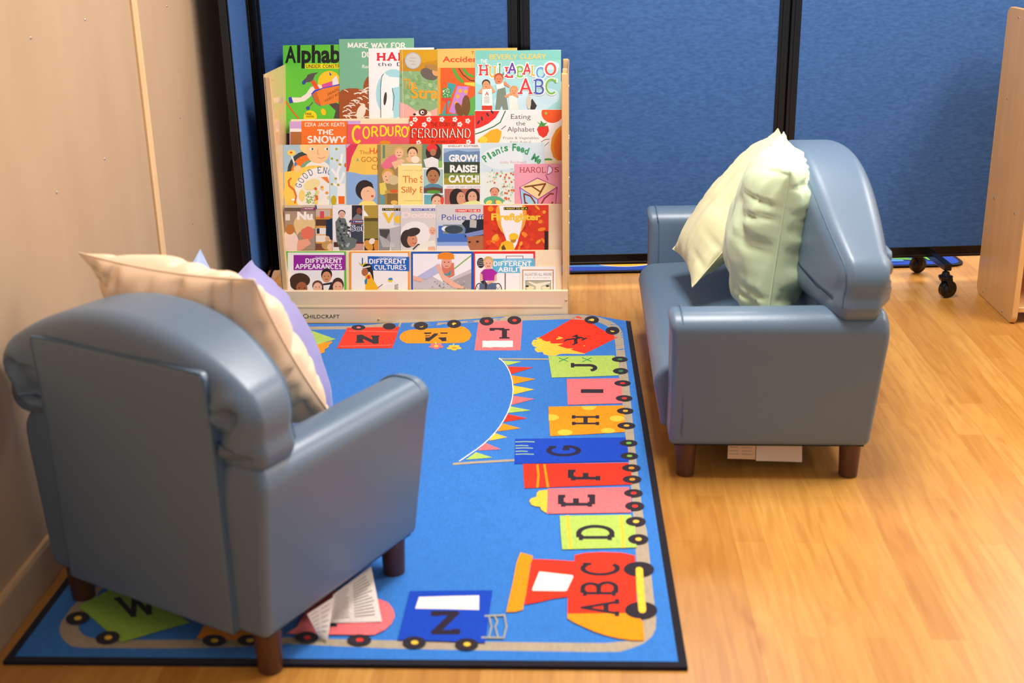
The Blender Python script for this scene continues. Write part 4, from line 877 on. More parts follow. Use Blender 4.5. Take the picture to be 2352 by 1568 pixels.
# O / party hat
r.poly(ORG, [(180,290),(405,250),(400,265),(372,285),(375,300),(335,325),(335,350),(290,368),(230,366),(180,340)]); r.poly(GRN, [(60,110),(135,125),(435,232),(215,296),(60,310)])
# bunting and its poles
r.o = A_
r.line(GREY, [(545,543),(1045,545)], 14)
r.o = B_; r.line(GREY, [(80,430),(300,414),(655,394)], 20)
r.o = A_
for cc, p in ((GRN,[(590,560),(635,607),(778,570)]),(RED,[(637,618),(672,694),(893,628)]),(ORG,[(678,707),(688,797),(917,745)]),(YEL,[(690,808),(690,900),(903,848)]),(PNK,[(687,912),(672,1004),(905,943)]),(GRN,[(664,1018),(640,1084),(873,1058)]),(RED,[(635,1094),(597,1175),(830,1137)]),(ORG,[(588,1188),(535,1268),(763,1237)]),(YEL,[(510,1286),(450,1362),(632,1327)]),(PNK,[(410,1383),(340,1460),(570,1447)]),(GRN,[(318,1476),(215,1552),(485,1530)])):
    r.poly(cc, p)
r.line(WHT, [(550,535),(580,560),(605,585),(632,625),(655,670),(672,720),(684,775),(690,850),(686,915),(675,970),(658,1025),(632,1090),(600,1150),(560,1215),(510,1280),(455,1340),(400,1390),(330,1445),(250,1500),(150,1568)], 10)
# J
r.poly(GRN, [(1042,515),(1400,512),(1700,508),(1750,560),(1745,708),(1400,722),(1078,730),(1060,620)])
for cx_ in (1195, 1430): r.line('#2E9A50', [(cx_-48, 532), (cx_+48, 570)], 8); r.line('#2E9A50', [(cx_-48, 572), (cx_+48, 530)], 8)
r.serif(BLK, 'J', 1268, 588, 1512, 668, .09, .17, 'left'); wheel(1758,547,80,27,'#2E8A50'); wheel(1765,665,76,30,'#2E8A50')
r.poly(PNK, [(1228,745),(1500,740),(1750,737),(1780,830),(1787,988),(1500,995),(1238,1004),(1232,870)]); r.serif(BLK, 'I', 1368, 848, 1594, 884, .16, .15, 'left'); wheel(1785,787,82,29,'#E8362A'); wheel(1801,938,84,31,'#E8362A')
r.poly(ORG, [(1045,1022),(1400,1016),(1790,1010),(1808,1150),(1808,1275),(1400,1300),(1063,1317),(1050,1150)])
for cx_, cy_, rx_, ry_, a0, a1 in ((1450,1017,75,40,0,180),(1047,1130,105,32,-90,90),(1730,1140,75,30,0,360),(1210,1280,75,30,0,360),(1640,1262,72,26,0,360)): r.ell(YEL, cx_, cy_, rx_, ry_, 0, 20, a0, a1)
r.serif(BLK, 'H', 1278, 1112, 1552, 1204, .08, .15, 'left'); wheel(1812,1065,84,31,'#F4B83A'); wheel(1823,1212,90,33,'#F4B83A')
r.o = B_
r.poly(DBL, [(662,198),(1200,190),(1690,183),(1712,290),(1720,405),(1200,418),(655,430)])
for yy, L in ((226,180),(262,120),(285,165),(315,115),(342,172)): r.line('#9CC890', [(664,yy),(664+L*.5,yy-3),(664+L,yy)], 8)
r.serif('#241E3E', 'G', 975, 258, 1252, 362, .09, .14, 'left'); wheel(1718,237,82,30,'#7CC04A'); wheel(1725,357,82,32,'#7CC04A')
r.poly(RED, [(735,432),(1200,428),(1715,420),(1745,520),(1750,622),(1200,640),(750,658),(740,540)]); r.line(ORG, [(868,436),(880,540),(868,652)], 22); r.line(ORG, [(934,434),(950,540),(968,650)], 22)
r.serif(BLK, 'F', 1180, 490, 1456, 582, .1, .16, 'left'); wheel(1743,470,87,34,'#F09A2A'); wheel(1750,576,87,36,'#F09A2A')
r.poly(YEL, [(968,672),(885,682),(862,705),(860,738),(815,752),(793,775),(812,812),(850,828),(895,832),(905,860),(935,880),(965,892)])
r.poly(PNK, [(965,662),(1400,656),(1720,648),(1742,740),(1742,885),(1400,890),(955,897),(962,780)]); r.serif(BLK, 'E', 1088, 722, 1380, 828, .095, .15, 'left'); wheel(1763,705,88,37,'#E8362A'); wheel(1775,826,90,42,'#E8362A')
r.poly(GRN, [(1078,915),(1400,911),(1740,906),(1780,1000),(1795,1212),(1400,1222),(1100,1230),(1085,1060)]); r.line(YEL, [(1148,912),(1162,1060),(1180,1224)], 30); r.line(YEL, [(1648,910),(1660,1060),(1672,1216)], 30)
r.serif(BLK, 'D', 1255, 1003, 1563, 1140, .08, .15, 'left'); wheel(1785,970,94,44,YEL); wheel(1808,1135,95,47,YEL)
# engine
r.o = C_
r.poly(RED, [(640,295),(850,302),(1080,318),(1080,255),(1180,232),(1350,222),(1560,228),(1705,258),(1718,500),(1725,860),(1005,862),(1010,685),(860,705),(720,738),(560,768),(600,520)])
r.poly(ORG, [(520,226),(650,262),(640,310),(625,350),(580,650),(555,760),(548,820),(470,842),(372,845),(440,540),(480,330)]); r.poly(WHT, [(715,424),(1060,463),(1068,480),(1000,622),(985,628),(648,625),(640,610)])
r.poly(ORG, [(1005,862),(1722,855),(1790,950),(1800,1135),(1700,1138),(1540,1118),(1400,1085),(1280,1045),(1180,1000),(1080,955),(1008,912)])
r.serif(BLK, 'C', 1165, 328, 1525, 472, .08, .15, 'left'); r.serif(BLK, 'B', 1165, 530, 1508, 674, .075, .15, 'left'); r.serif(BLK, 'A', 1165, 728, 1542, 872, .075, .15, 'left')
wheel(1745,402,158,78,BLK); wheel(1768,826,168,88,BLK)
r.poly('#FFCF3F', [(1712,400),(1722,385),(1750,378),(1778,388),(1788,405),(1800,620),(1822,820),(1812,848),(1785,858),(1755,850),(1742,830),(1722,620)])
r.poly(GREY, []) if False else None
# Z
r.o = D_
r.poly(DBL, [(1385,566),(1800,560),(2156,558),(2120,800),(2087,1048),(1700,1032),(1272,1020),(1330,790)]); r.poly(WHT, [(1470,620),(1740,612),(2030,606),(2030,742),(1740,735),(1434,730),(1450,680)]); r.serif('#2A1F33', 'Z', 1588, 772, 1840, 950, .12, .13)
wheel(1427,1045,108,56,YEL); wheel(1915,1062,108,56,YEL)
for p in ([(2080,798),(2275,790)], [(2050,998),(2265,1002)], [(2120,790),(2145,900),(2120,1000)], [(2170,790),(2200,850),(2180,900),(2205,1000)], [(2265,790),(2285,900),(2260,1000)]): r.line('#A8A898', p, 16)
# Y
r.poly(PNK, [(230,965),(330,900),(450,700),(700,560),(1100,640),(1180,672),(1228,730),(1246,800),(1215,870),(1150,930),(1050,975),(600,972)]); r.serif(BLK, 'Y', 560, 760, 770, 900, .12, .15); wheel(428,1000,106,55,'#E8362A'); wheel(915,1022,112,52,'#E8362A')
r.o = E_
r.poly(ORG, [(1715,1022),(1755,950),(1795,880),(1830,760),(2250,800),(2330,1040),(2100,1035)]); wheel(1868,1038,104,52,YEL); wheel(2175,1036,104,50,YEL)
r.poly('#9CCB48', [(680,740),(930,608),(1150,560),(1660,882),(1350,968),(1065,1054),(930,950),(780,820)]); r.serif(BLK, 'W', 0, 0, 0, 0, .085, .1, mode=lambda a, b: (1075+a*310-b*70, 835-a*75-(b)*170+30*a)); wheel(678,843,104,56,YEL,-8); wheel(942,1013,106,56,YEL,-8)
art = R_.art
for t_ in R_.txs:
    off = len(art.v); art.v += t_.v
    for f, m in zip(t_.f, t_.m): art.f.append(tuple(i+off for i in f)); art.m.append(art.mi(t_.mats[m]))
pm = art.build('pile', rug)
bm = bmesh.new(); bm.from_mesh(pm.data); off = rug.location
def cuts(bm):
    for q in range(-1, 14):
        c = RFL+RY*(RL-.3005+.3*q/14)-off
        g = [e for e in list(bm.verts)+list(bm.edges)+list(bm.faces)]
        bmesh.ops.bisect_plane(bm, geom=g, plane_co=c, plane_no=RY, dist=1e-6)
    for q in range(0, 22):
        c = RFL+RX*(.42+.96*q/21)-off
        g = list(bm.edges)+[f for f in bm.faces if any(rcoord(v.co+off)[1] > RL-.31 for v in f.verts)]
        g += list({v for f in g if isinstance(f, bmesh.types.BMFace) for v in f.verts})
        bmesh.ops.bisect_plane(bm, geom=g, plane_co=c, plane_no=RX, dist=1e-6)
cuts(bm)
for v in bm.verts:
    p = v.co+off; v.co.z = RZ+bump(p.x, p.y)+v.co.z
bm.to_mesh(pm.data); bm.free()
# body and binding
b = MB(); nx, ny = 60, 90
def rs(i, j, up):
    a = RW*i/nx; c = RL*j/ny; p = rp(a, c); h = bump(p.x, p.y); return Vector((p.x, p.y, (RZ-.0006 if up else .0)+h))
vs = [rs(i, j, 1) for j in range(ny+1) for i in range(nx+1)]+[rs(i, j, 0) for j in range(ny+1) for i in range(nx+1)]
K = (nx+1)*(ny+1); fs = []
for j in range(ny):
    for i in range(nx):
        q = j*(nx+1)+i; fs += [(q, q+1, q+nx+2, q+nx+1), (K+q, K+q+nx+1, K+q+nx+2, K+q+1)]
for i in range(nx): fs += [(i, K+i, K+i+1, i+1), (ny*(nx+1)+i, ny*(nx+1)+i+1, K+ny*(nx+1)+i+1, K+ny*(nx+1)+i)]
for j in range(ny): a = j*(nx+1); c = a+nx+1; fs += [(a, c, K+c, K+a), (a+nx, K+a+nx, K+c+nx, c+nx)]
b.add(vs, fs, pile('#1B1A26')); b.build('binding', rug)

# ================================================================== UPHOLSTERY
def slab(mb, outline, ax, a0, a1, r, mat, fn=None, seg=6, bulge=0.0, r2=None):
    """outline: ccw 2D loop in the two axes other than ax; extruded a0..a1 with rounded rims"""
    n = len(outline); P = [Vector(p) for p in outline]
    nr = []
    for i in range(n):
        a = (P[i]-P[i-1]); c = (P[(i+1) % n]-P[i]); a = a.normalized() if a.length > 1e-9 else c.normalized(); c = c.normalized() if c.length > 1e-9 else a
        m = Vector((a.y+c.y, -(a.x+c.x))); m = m.normalized() if m.length > 1e-6 else Vector((a.y, -a.x))
        nr.append(m/max(.6, m.dot(Vector((a.y, -a.x)))))
    cen = sum(P, Vector((0, 0)))/n
    def to3(p, t):
        v = Vector((t, p.x, p.y)) if ax == 0 else (Vector((p.x, t, p.y)) if ax == 1 else Vector((p.x, p.y, t)))
        return fn(v) if fn else v
    r2 = r2 or r; rings = []
    def rimset(t0, sg, rr, blg):
        out = []
        inn_ = [P[i]-nr[i]*rr for i in range(n)]
        for s_ in (0, .35, .65, .85, .97):
            q = [cen+(p-cen)*(s_ if s_ else .02) for p in inn_]
            out.append([to3(p, t0-sg*blg*(1-s_*s_)) for p in q])
        for k_ in range(seg+1):
            a = k_/seg*math.pi/2; out.append([to3(P[i]-nr[i]*(rr*(1-math.sin(a))), t0+sg*rr*(1-math.cos(a))) for i in range(n)])
        return out
    A = rimset(a0, 1, r, bulge); B = rimset(a1, -1, r2, bulge); rings = A+B[::-1]
    vs = [v for g in rings for v in g]; fs = []
    for i in range(len(rings)-1):
        for k_ in range(n): fs.append((i*n+k_, i*n+(k_+1) % n, (i+1)*n+(k_+1) % n, (i+1)*n+k_))
    fs += [tuple(range(n)), tuple(range((len(rings)-1)*n, len(rings)*n))]
    mb.add(vs, fs, mat)
def loop(corners):
    """rounded polygon: corners (x, y, radius) ccw"""
    n = len(corners); out = []
    for i in range(n):
        p = Vector(corners[i][:2]); a = Vector(corners[i-1][:2]); c = Vector(corners[(i+1) % n][:2]); r_ = corners[i][2]
        u = (a-p).normalized(); v = (c-p).normalized(); ang = u.angle(v); t = r_/math.tan(ang/2)
        s0, s1 = p+u*t, p+v*t; m = 7 if r_ > .001 else 1
        if m == 1: out.append(tuple(p)); continue
        bis = (u+v).normalized(); ce = p+bis*(r_/math.sin(ang/2))
        a0 = math.atan2((s0-ce).y, (s0-ce).x); a1 = math.atan2((s1-ce).y, (s1-ce).x)
        while a1 < a0: a1 += 2*math.pi
        if a1-a0 > math.pi: a1 -= 2*math.pi
        out += [(ce.x+r_*math.cos(a0+(a1-a0)*k_/m), ce.y+r_*math.sin(a0+(a1-a0)*k_/m)) for k_ in range(m+1)]
    # densify
    res = []
    for i in range(len(out)):
        a = Vector(out[i]); c = Vector(out[(i+1) % len(out)]); k_ = max(1, int((c-a).length/.03))
        res += [tuple(a.lerp(c, j/k_)) for j in range(k_)]
    return res
LEG = .093
PIPE = plain('vinyl_seam_piping', '#4E6C86', .45)
def upholstered(root, W, D, armw, armh, zin, zap, seat_h, inset=(.07, .075), lean=.0, apex_lean=.03, endh=.155, ro=0, fo=0, flare=.01, hw=.026, cxo=0):
    # arms
    for sd in (0, 1):
        x0, x1 = (0, armw) if sd == 0 else (W-armw, W)
        b = MB(); ol = loop([(x0+.002, LEG, .018), (x1-.002, LEG, .018), (x1+.002, armh, .05), (x0-.008 if sd == 0 else x0-.002, armh, .05)] if sd == 0 else [(x0+.002, LEG, .018), (x1-.002, LEG, .018), (x1+.008, armh, .05), (x0-.002, armh, .05)])
        def crown(v):
            tt = max(0, (v.z-LEG)/(armh-LEG)); v = v+Vector(((flare if sd else -flare)*tt, tt*(fo*v.y/D-ro*(1-v.y/D)), 0))
            t = (v.z-.38)/(armh-.38)
            if v.z > .36: v = v+Vector((0, .008*sm01(t), -.012*sm01((v.y-D+.12)/.12)*sm01(t)-.006*sm01((.06-v.y)/.06)))
            return v
        slab(b, ol, 1, .0, D, .016, LEATHER, crown)
        o = b.build('arm', root, local=True, smooth=True)
        # seam round the front face
        b = MB(); xs = (x0+.006, x1-.006); y = D-.03
        pts = [(xs[0], y, LEG+.004)]+[(xs[0]-.006, y, LEG+.05+(armh-.10-LEG)*j/6) for j in range(7)]
        pts += [(x0-.004+(.05)*(1-math.cos(math.radians(a))), y, armh-.05+.0515*math.sin(math.radians(a))) for a in range(15, 91, 15)]
        pts2 = [(x1+.004-.05*(1-math.cos(math.radians(a))), y, armh-.05+.0515*math.sin(math.radians(a))) for a in range(90, 10, -15)]
        pts += pts2+[(xs[1]+.006, y, armh-.06), (xs[1], y, LEG+.05), (xs[1], y, LEG+.004)]
        b.tube([crown(Vector(p)) for p in pts], .0022, PIPE, 8); b.build('arm_seam', o, local=True, smooth=True)
    # seat: one rounded block between the arms, front bulging past them
    b = MB(); ol = loop([(.08, LEG, .016), (D+.012, LEG, .016), (D+.045, seat_h-.02, .055), (.08, seat_h+.005, .02)])
    slab(b, ol, 0, armw-.002, W-armw+.002, .014, LEATHER, lambda v: v+Vector((0, 0, .010*math.sin(math.pi*min(1, max(0, (v.x-armw)/(W-2*armw))))*sm01((v.z-.2)/.08))))
    b.build('seat', root, local=True, smooth=True)
    # back: arched cushion whose ends roll over the arms
    cx_ = W/2+cxo; zb = armh-.028; ze = zb+.09
    hx = W/2+hw; ol = []; ct = .07; ze = armh+endh
    ol += [(cx_+(hx-.045)*(-1+2*j/14), zb) for j in range(15)]
    ol += [(cx_+hx-.045+.045*math.sin(math.radians(a)), zb+.045-.045*math.cos(math.radians(a))) for a in (20, 40, 60, 80, 90)]
    ol += [(cx_+hx-ct+ct*math.cos(math.radians(a)), ze-.08+.08*math.sin(math.radians(a))) for a in (0, 15, 30, 45, 58)]
    xe = hx-ct+ct*math.cos(math.radians(66)); ze2 = ze-.08+.08*math.sin(math.radians(66))
    ol += [(cx_+xe*(1-2*j/28), ze2+(zap-ze2)*(1-abs(1-2*j/28)**2)) for j in range(29)]
    ol += [(cx_-hx+ct-ct*math.cos(math.radians(a)), ze-.08+.08*math.sin(math.radians(a))) for a in (58, 45, 30, 15, 0)]
    ol += [(cx_-hx+.045-.045*math.sin(math.radians(a)), zb+.045-.045*math.cos(math.radians(a))) for a in (90, 80, 60, 40, 20)]
    T = .19; rr_ = .05 if W < 1 else .06
    # densify the outline so that the folds can be modelled
    d2 = []
    for i in range(len(ol)):
        a = Vector(ol[i]); c = Vector(ol[(i+1) % len(ol)]); k_ = max(1, int((c-a).length/.012)); d2 += [tuple(a.lerp(c, j/k_)) for j in range(k_)]
    ol = d2
    def segd(p, a, c):
        q = c-a; t = max(0, min(1, (p-a).dot(q)/q.dot(q))); return (p-a-q*t).length
    def fn(v):
        t = max(0, v.z-armh)/(zap-armh); e = min(1, abs(v.x-cx_)/hx); s_ = math.copysign(1, v.x-cx_)
        y = v.y*(1-.42*e**2.6)
        y += -lean*v.z-apex_lean*t*(1-e*e*.5)
        p = Vector((abs(v.x-cx_)-W/2, v.z-zb)); dx = 0
        rear = 1-sm01((v.y-.04)/.06); front = sm01((v.y-T+.09)/.05)
        # deep fold on the rear of each end, gathers above the arm
        d1 = segd(p, Vector((-.075, .045)), Vector((-.012, .115))); d3 = segd(p, Vector((-.06, .02)), Vector((.01, .035)))
        y += rear*(.020*math.exp(-(d1/.011)**2)-.009*math.exp(-(max(0, d1-.028)/.016)**2)*(1 if d1 > .02 else .3)*sm01((p.x+.065)/.02)+.010*math.exp(-(d3/.008)**2))
        d4 = segd(p, Vector((-.07, .03)), Vector((.0, .09)))
        y -= front*(.004*math.exp(-(d4/.014)**2))
        dx -= s_*.006*math.exp(-((p.y-.07)/.02)**2)*sm01((p.x+.03)/.05)
        return Vector((v.x+dx, y, v.z))
    b = MB(); slab(b, ol, 1, -.004, T, rr_, LEATHER, fn, seg=12, bulge=.004, r2=.045)
    bk_ = b.build('backrest', root, local=True, smooth=True)
    # seam along the crown of the front edge
    b = MB(); P = [Vector(p) for p in ol]; n_ = len(P); pts = []
    for i in range(1, n_):
        a = P[i]; d_ = (P[(i+1) % n_]-P[i-1]).normalized(); nrm = Vector((d_.y, -d_.x)); q = a-nrm*.013
        if a.y > zb+.03: pts.append(fn(Vector((q.x, T-.013, q.y)))+Vector((0, .0005, 0)))
    b.tube(pts, .0016, PIPE, 6); b.build('backrest_seam', bk_, local=True, smooth=True)
    # lower back between seat and cushion, rear panel with its seam
    b = MB(); b.box((armw-.002, .02, LEG), (W-armw+.002, .13, zb+.05), LEATHER, lambda v: v); b.box((.06, .012, LEG), (W-.06, .06, zb+.03), LEATHER)
    b.build('inner_back', root, local=True)
    x0, x1 = inset[0], W-inset[1]
    b = MB(); slab(b, loop([(x0, LEG-.004, .009), (x1, LEG-.004, .009), (x1-.002, zin, .02), (x0+.002, zin, .02)]), 1, -.010, .03, .006, LEATHER, lambda v: Vector((v.x, v.y-lean*v.z*(1 if v.z > .4 else .8)-(apex_lean*max(0, v.z-armh)/(zap-armh))*.9, v.z)))
    rp_ = b.build('rear_panel', root, local=True, smooth=True, ang=50)
    b = MB(); pts = [(x0+.001, LEG)]+[(x0+.001, LEG+(zin-LEG-.01)*j/8) for j in range(1, 9)]+[(x0+.006, zin-.001)]+[(x0+(x1-x0)*j/8, zin+.001) for j in range(1, 8)]+[(x1-.006, zin-.001)]+[(x1-.001, zin-.01-(zin-LEG-.01)*j/8) for j in range(0, 9)]
    b.tube([Vector((x, -.0075-(apex_lean*max(0, z-armh)/(zap-armh))*.9, z)) for x, z in pts], .0022, PIPE, 6); b.build('panel_seam', rp_, local=True, smooth=True)
    b = MB(); b.box((.012, .012, LEG-.002), (W-.012, D-.012, LEG+.02), plain('dark_dust_cover', '#1C1A1A', .9)); b.build('bottom_cover', root, local=True)
    for x, y in ((.038, .04), (W-.038, .04), (W-.038, D-.045), (.038, D-.045)):
        b = MB(); b.lathe((x, y, 0), (0, 0, 1), [(0, .021), (.002, .0235), (LEG*.5, .0255), (LEG, .0275)], LEGW, 28); b.build('leg', root, local=True, smooth=True, ang=40)
# single armchair, back towards us
va = Vector((.514, -.309)).normalized(); rz = math.atan2(va.y, va.x)
W1, D1 = .60, .49
arm = empty('armchair', (-.98, 2.238, 0), rz, 'slate blue vinyl childrens armchair seen from behind, on the rug corner', 'armchair')
upholstered(arm, W1, D1, .115, .456, .620, .689, .285, apex_lean=.012, endh=.150, fo=.045, flare=.018, hw=.042, cxo=-.018)
# two-seater, seen from its side
vs_ = Vector((.065, 1)).normalized()
# local x runs from the far end to the near end, local y (front) points to the rug
so_rear_near = Vector((.892, 2.748, 0)); L2 = 1.23
so = so_rear_near+Vector((vs_.x, vs_.y, 0))*L2
sofa = empty('sofa', so_rear_near, math.atan2(vs_.y, vs_.x), 'slate blue vinyl two-seat childrens sofa standing side-on on the wood floor', 'sofa')
# local +x = -vs (towards camera); local +y = rotate(+90) -> must be -X
upholstered(sofa, L2, .50, .125, .452, .58, .745, .285, lean=.02, apex_lean=.035, endh=.14, ro=.03)
# care labels hanging under the seats
PAPER = plain('label_paper', '#F1E6DC', .7); TXT = plain('label_print', '#8A7A78', .8)
def label(root, nm, P, lines=0, tint=None):
    """P: 4 world corners tl,tr,br,bl; slightly curled sheet with its own thickness"""
    mwi = Matrix.Rotation(-root.rotation_euler.z, 4, 'Z') @ Matrix.Translation(-root.location)
    P = [mwi @ Vector(p) for p in P]; n = (P[1]-P[0]).cross(P[3]-P[0]).normalized(); b = MB(); NX, NY = 8, 6
    def at(u, v, w=0):
        q = P[0]*(1-u)*(1-v)+P[1]*u*(1-v)+P[2]*u*v+P[3]*(1-u)*v
        return q+n*(w+.004*math.sin(u*3.1)*v)
    for w in (0, -.0006):
        vs = [at(i/NX, j/NY, w) for j in range(NY+1) for i in range(NX+1)]
        fs = [(j*(NX+1)+i, j*(NX+1)+i+1, (j+1)*(NX+1)+i+1, (j+1)*(NX+1)+i) for j in range(NY) for i in range(NX)]
        b.add(vs, fs, tint or PAPER)
    sgn = 1 if (root.matrix_basis.to_3x3() @ n).dot(CAM-root.location) > 0 else -1
    for j in range(lines):
        v = .1+.82*j/lines; u1 = .92-.1*random.random(); u0_ = .52
        for a, c in ((.06, .40-.05*random.random()), (.5, u1)):
            b.add([at(a, v, sgn*.0012), at(c, v, sgn*.0012), at(c, v+.018, sgn*.0012), at(a, v+.018, sgn*.0012)], [(0,1,2,3)], TXT)
    return b.build(nm, root, local=True)
random.seed(1)
lab = plain('label_tan', '#EFC79C', .6); lab2 = plain('label_cream', '#F2D9BE', .6)
label(sofa, 'care_label', [onz(1681, 1024, .088)+Vector((0, .05, 0)), onz(1745, 1026, .088)+Vector((0, .05, 0)), onplane(1735, 1055, Vector((0, 2.82, 0)), Vector((0, 1, 0))), onplane(1671, 1053, Vector((0, 2.82, 0)), Vector((0, 1, 0)))], 5, lab)
label(sofa, 'care_label', [onz(1747, 1024, .088)+Vector((0, .05, 0)), onz(1853, 1024, .088)+Vector((0, .05, 0)), onplane(1842, 1061, Vector((0, 2.815, 0)), Vector((0, 1, 0))), onplane(1736, 1058, Vector((0, 2.815, 0)), Vector((0, 1, 0)))], 0, lab2)
cD = Vector((.515, .857, 0)); cW = Vector((.857, -.515, 0))
pn = cW    # labels hang in a plane parallel to the chair side, a little inside it
pp = arm.location+cW*.575
def onl(x, y, d=0): return onplane(x, y, pp+cW*d, cW)
label(arm, 'care_label', [onl(765, 1365, -.02), onl(852, 1300, -.02), onz(877, 1427, .014), onz(757, 1430, .014)], 13)
label(arm, 'care_label', [onl(705, 1410, .004), onl(767, 1370, .004), onz(752, 1470, .016), onz(732, 1462, .016)], 6)

# ================================================================== PILLOWS
def pillow(name, label_, C, T, col, ex=.45, pinch=.06, wr=.006, seed=0, seam=True, cat='pillow', group=None, sheen=.2, squash=None):
    """C: four world corners in order around; T: full thickness"""
    C = [Vector(c) for c in C]; cen = sum(C, Vector())/4; base = Vector((cen.x, cen.y, min(c.z for c in C)))
    e = empty(name, base, 0, label_, cat, group)
    mname = 'cotton_'+col
    if mname not in MC:
        m, t, bs = base_mat(mname); bs.inputs['Base Color'].default_value = lin(col); bs.inputs['Roughness'].default_value = .55; bs.inputs['Sheen Weight'].default_value = sheen
        add_bump(t, bs, 16, .25, .004); MC[mname] = m
    mat = MC[mname]; nn = (C[1]-C[0]).cross(C[3]-C[0]).normalized(); NG = 56; b = MB()
    def mid(u, v):
        u2 = u*(1-pinch*(1-v*v)*abs(u)**2); v2 = v*(1-pinch*(1-u*u)*abs(v)**2)
        s, t = (u2+1)/2, (v2+1)/2
        return C[0]*(1-s)*(1-t)+C[1]*s*(1-t)+C[2]*s*t+C[3]*(1-s)*t
    def ridge(x, y, z):
        n_ = noise.noise(Vector((x, y, z))); return (1-min(1, abs(n_)*3.2))**2
    def pt(u, v, sd):
        a = max(0, 1-abs(u)**2.6)**ex; c = max(0, 1-abs(v)**2.6)**ex
        ear = 1-.75*(abs(u)*abs(v))**3
        h = T/2*a*c*ear
        f = noise.noise(Vector((u*1.7+seed, v*1.7, sd*3.1)))*.07*T
        gu = abs(u)**2.5; gv = abs(v)**2.5
        wv = -gu*ridge(u*.7+seed, v*4.6, sd*2+seed)-gv*ridge(u*4.6, v*.7+seed, sd*2+seed+9)
        wv += .3*noise.noise(Vector((u*2.3+seed*2, v*3.5, sd)))-.16*ridge(u*1.4+seed*3, v*1.4, sd+4)
        return mid(u, v)+nn*sd*max(h*.25, h+(f+wr*wv*2.0)*min(1, h/(T*.22)))
    def g(i): t = -1+2*i/NG; return math.copysign(1-(1-abs(t))**1.5, t)
    for sd in (1, -1):
        vs = [pt(g(i), g(j), sd) for j in range(NG+1) for i in range(NG+1)]
        fs = [(j*(NG+1)+i, j*(NG+1)+i+1, (j+1)*(NG+1)+i+1, (j+1)*(NG+1)+i) for j in range(NG) for i in range(NG)]
        if sd < 0: fs = [f[::-1] for f in fs]
        b.add(vs, fs, mat)
    cv = b.build('pillowcase', e, smooth=True)
    if seam:
        b = MB(); P = [mid(-1+2*i/30, -1) for i in range(30)]+[mid(1, -1+2*i/30) for i in range(30)]+[mid(1-2*i/30, 1) for i in range(30)]+[mid(-1, 1-2*i/30) for i in range(30)]
        b.tube(P, .0018, mat, 6, closed=True); b.build('seam', cv, local=False, smooth=True); bpy.data.objects[cv.name].children[0].data.transform(Matrix.Translation(-base))
    return e
# green pillow: nearly edge-on, standing on the sofa seat against the back
pillow('pillow', 'sage green pillow standing edge-on at the near end of the sofa', [ony(1758, 770, 2.97), ony(1815, 392, 3.02), ony(1800, 303, 3.40), ony(1725, 640, 3.36)], .235, '#C8DCB2', ex=.34, pinch=.07, wr=.017, seed=2.3, group='pillows on the sofa')
pillow('pillow', 'pale yellow green pillow leaning behind the sage green one on the sofa', [ony(1590, 660, 3.33), ony(1868, 355, 3.42), ony(1787, 295, 3.78), ony(1545, 572, 3.68)], .16, '#DFDDAE', ex=.5, pinch=.08, wr=.008, seed=7.1, group='pillows on the sofa')
def ch(x, y, z): return arm.location+cW*x+cD*y+Vector((0, 0, z))
pillow('pillow', 'beige pillow leaning inside the armchair behind its backrest', [ch(-.01, .19, .725), ch(.455, .205, .725), ch(.455, .41, .36), ch(.03, .40, .34)], .19, '#FCDDBA', ex=.4, pinch=.08, wr=.015, seed=4.4)
pillow('pillow', 'lavender pillow standing in the corner beyond the beige pillow', [ony(578, 598, 3.02), ony(772, 985, 2.98), ony(605, 1080, 2.65), ony(470, 740, 2.62)], .21, '#9A97CE', ex=.5, pinch=-.03, wr=.004, seed=9.2)
pillow('pillow', 'pale blue pillow leaning on the wall behind the lavender pillow', [ony(460, 573, 3.10), ony(630, 900, 3.14), ony(450, 1000, 2.95), ony(330, 760, 2.86)], .12, '#A9BDE4', ex=.45, pinch=.05, wr=.005, seed=12.7)

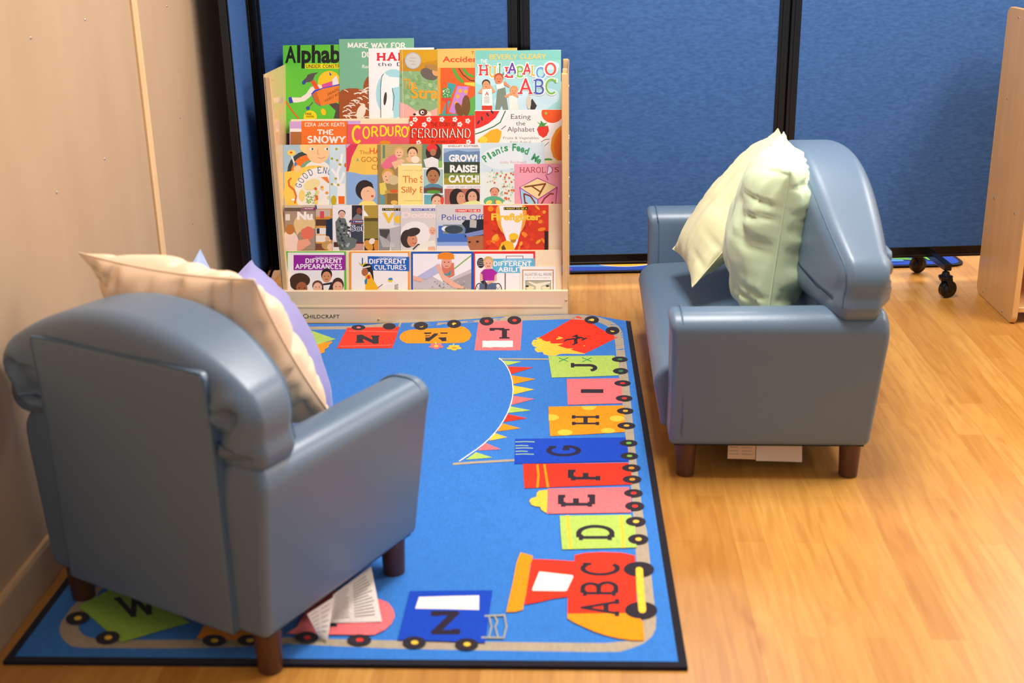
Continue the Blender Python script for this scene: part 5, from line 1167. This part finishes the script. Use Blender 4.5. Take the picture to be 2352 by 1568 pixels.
# ================================================================== RIGHT-HAND SHELF UNIT
SX = 1.758; sh = empty('shelf_unit', (SX, 3.95, 0), 0, 'honey maple open shelf unit with screwed side panel at the right edge', 'shelf')
sd_dir = Vector((.068, 1, 0)).normalized(); ox = Vector((1.738, 3.952, 0)); sx_ = Vector((sd_dir.y, -sd_dir.x, 0))
def sp(u, d, z): return ox+sx_*u+sd_dir*d+Vector((0, 0, z))
DPT, HT = .405, 1.045
def sbox(b, u0, u1, d0, d1, z0, z1, mat):
    vs = [sp(u, d, z) for z in (z0, z1) for u, d in ((u0, d0), (u0, d1), (u1, d1), (u1, d0))]
    b.add(vs, [(3,2,1,0),(4,5,6,7),(0,1,5,4),(1,2,6,5),(2,3,7,6),(3,0,4,7)], mat)
for u in (0, .88):
    b = MB(); ol = loop([(0, .0, .03), (DPT, .0, .035), (DPT, HT, .03), (0, HT, .03)])
    b.prism([sp(u, d, z) for d, z in ol], sx_*.02, SHELFW); s_ = b.build('side_panel', sh, bevel=.004)
    if u == 0:
        caps(s_, [(onplane(px, py, sp(0, 0, 0), sx_), -sx_) for px, py in ((2340, 40), (2314, 227), (2284, 455), (2331, 491), (2258, 670), (2302, 715))], 'screw_head', .0045, CHROME)
for z in (.05, .37, .69, 1.01):
    b = MB(); sbox(b, .02, .88, .012, DPT-.02, z-.01, z+.01, SHELFW); b.build('shelf', sh, bevel=.004)
b = MB(); sbox(b, .02, .88, DPT-.02, DPT-.008, .04, 1.02, SHELFW); b.build('back_panel', sh)
REDP = plain('red_plastic_bin', '#C8201C', .35)
rb = empty('storage_bin', sp(.05, .03, .061), 0, 'red plastic bin on the right-hand shelf unit, cut off by the edge', 'bin')
b = MB()
def bb(x, y, z): return sp(.04+x, .05+y, .39+z-.009)
def fr(t, z): return [bb(t, t, z), bb(.30-t, t, z), bb(.30-t, .27-t, z), bb(t, .27-t, z)]
rb.location = bb(.15, .13, 0)
o_ = [fr(.02, 0), fr(0, .14), fr(.008, .14), fr(.026, .006)]
vs = [p for q in o_ for p in q]; fs = [(0,3,2,1), (12,13,14,15)]
for k_ in range(3): fs += [(k_*4+i, k_*4+(i+1) % 4, k_*4+4+(i+1) % 4, k_*4+4+i) for i in range(4)]
b.add(vs, fs, REDP); b.build('bin_body', rb, bevel=.002)
b = MB(); b.tube([bb(-.002, -.002, .138), bb(.302, -.002, .138), bb(.302, .272, .138), bb(-.002, .272, .138)], .005, REDP, 8, closed=True); b.build('rim', rb, smooth=True)
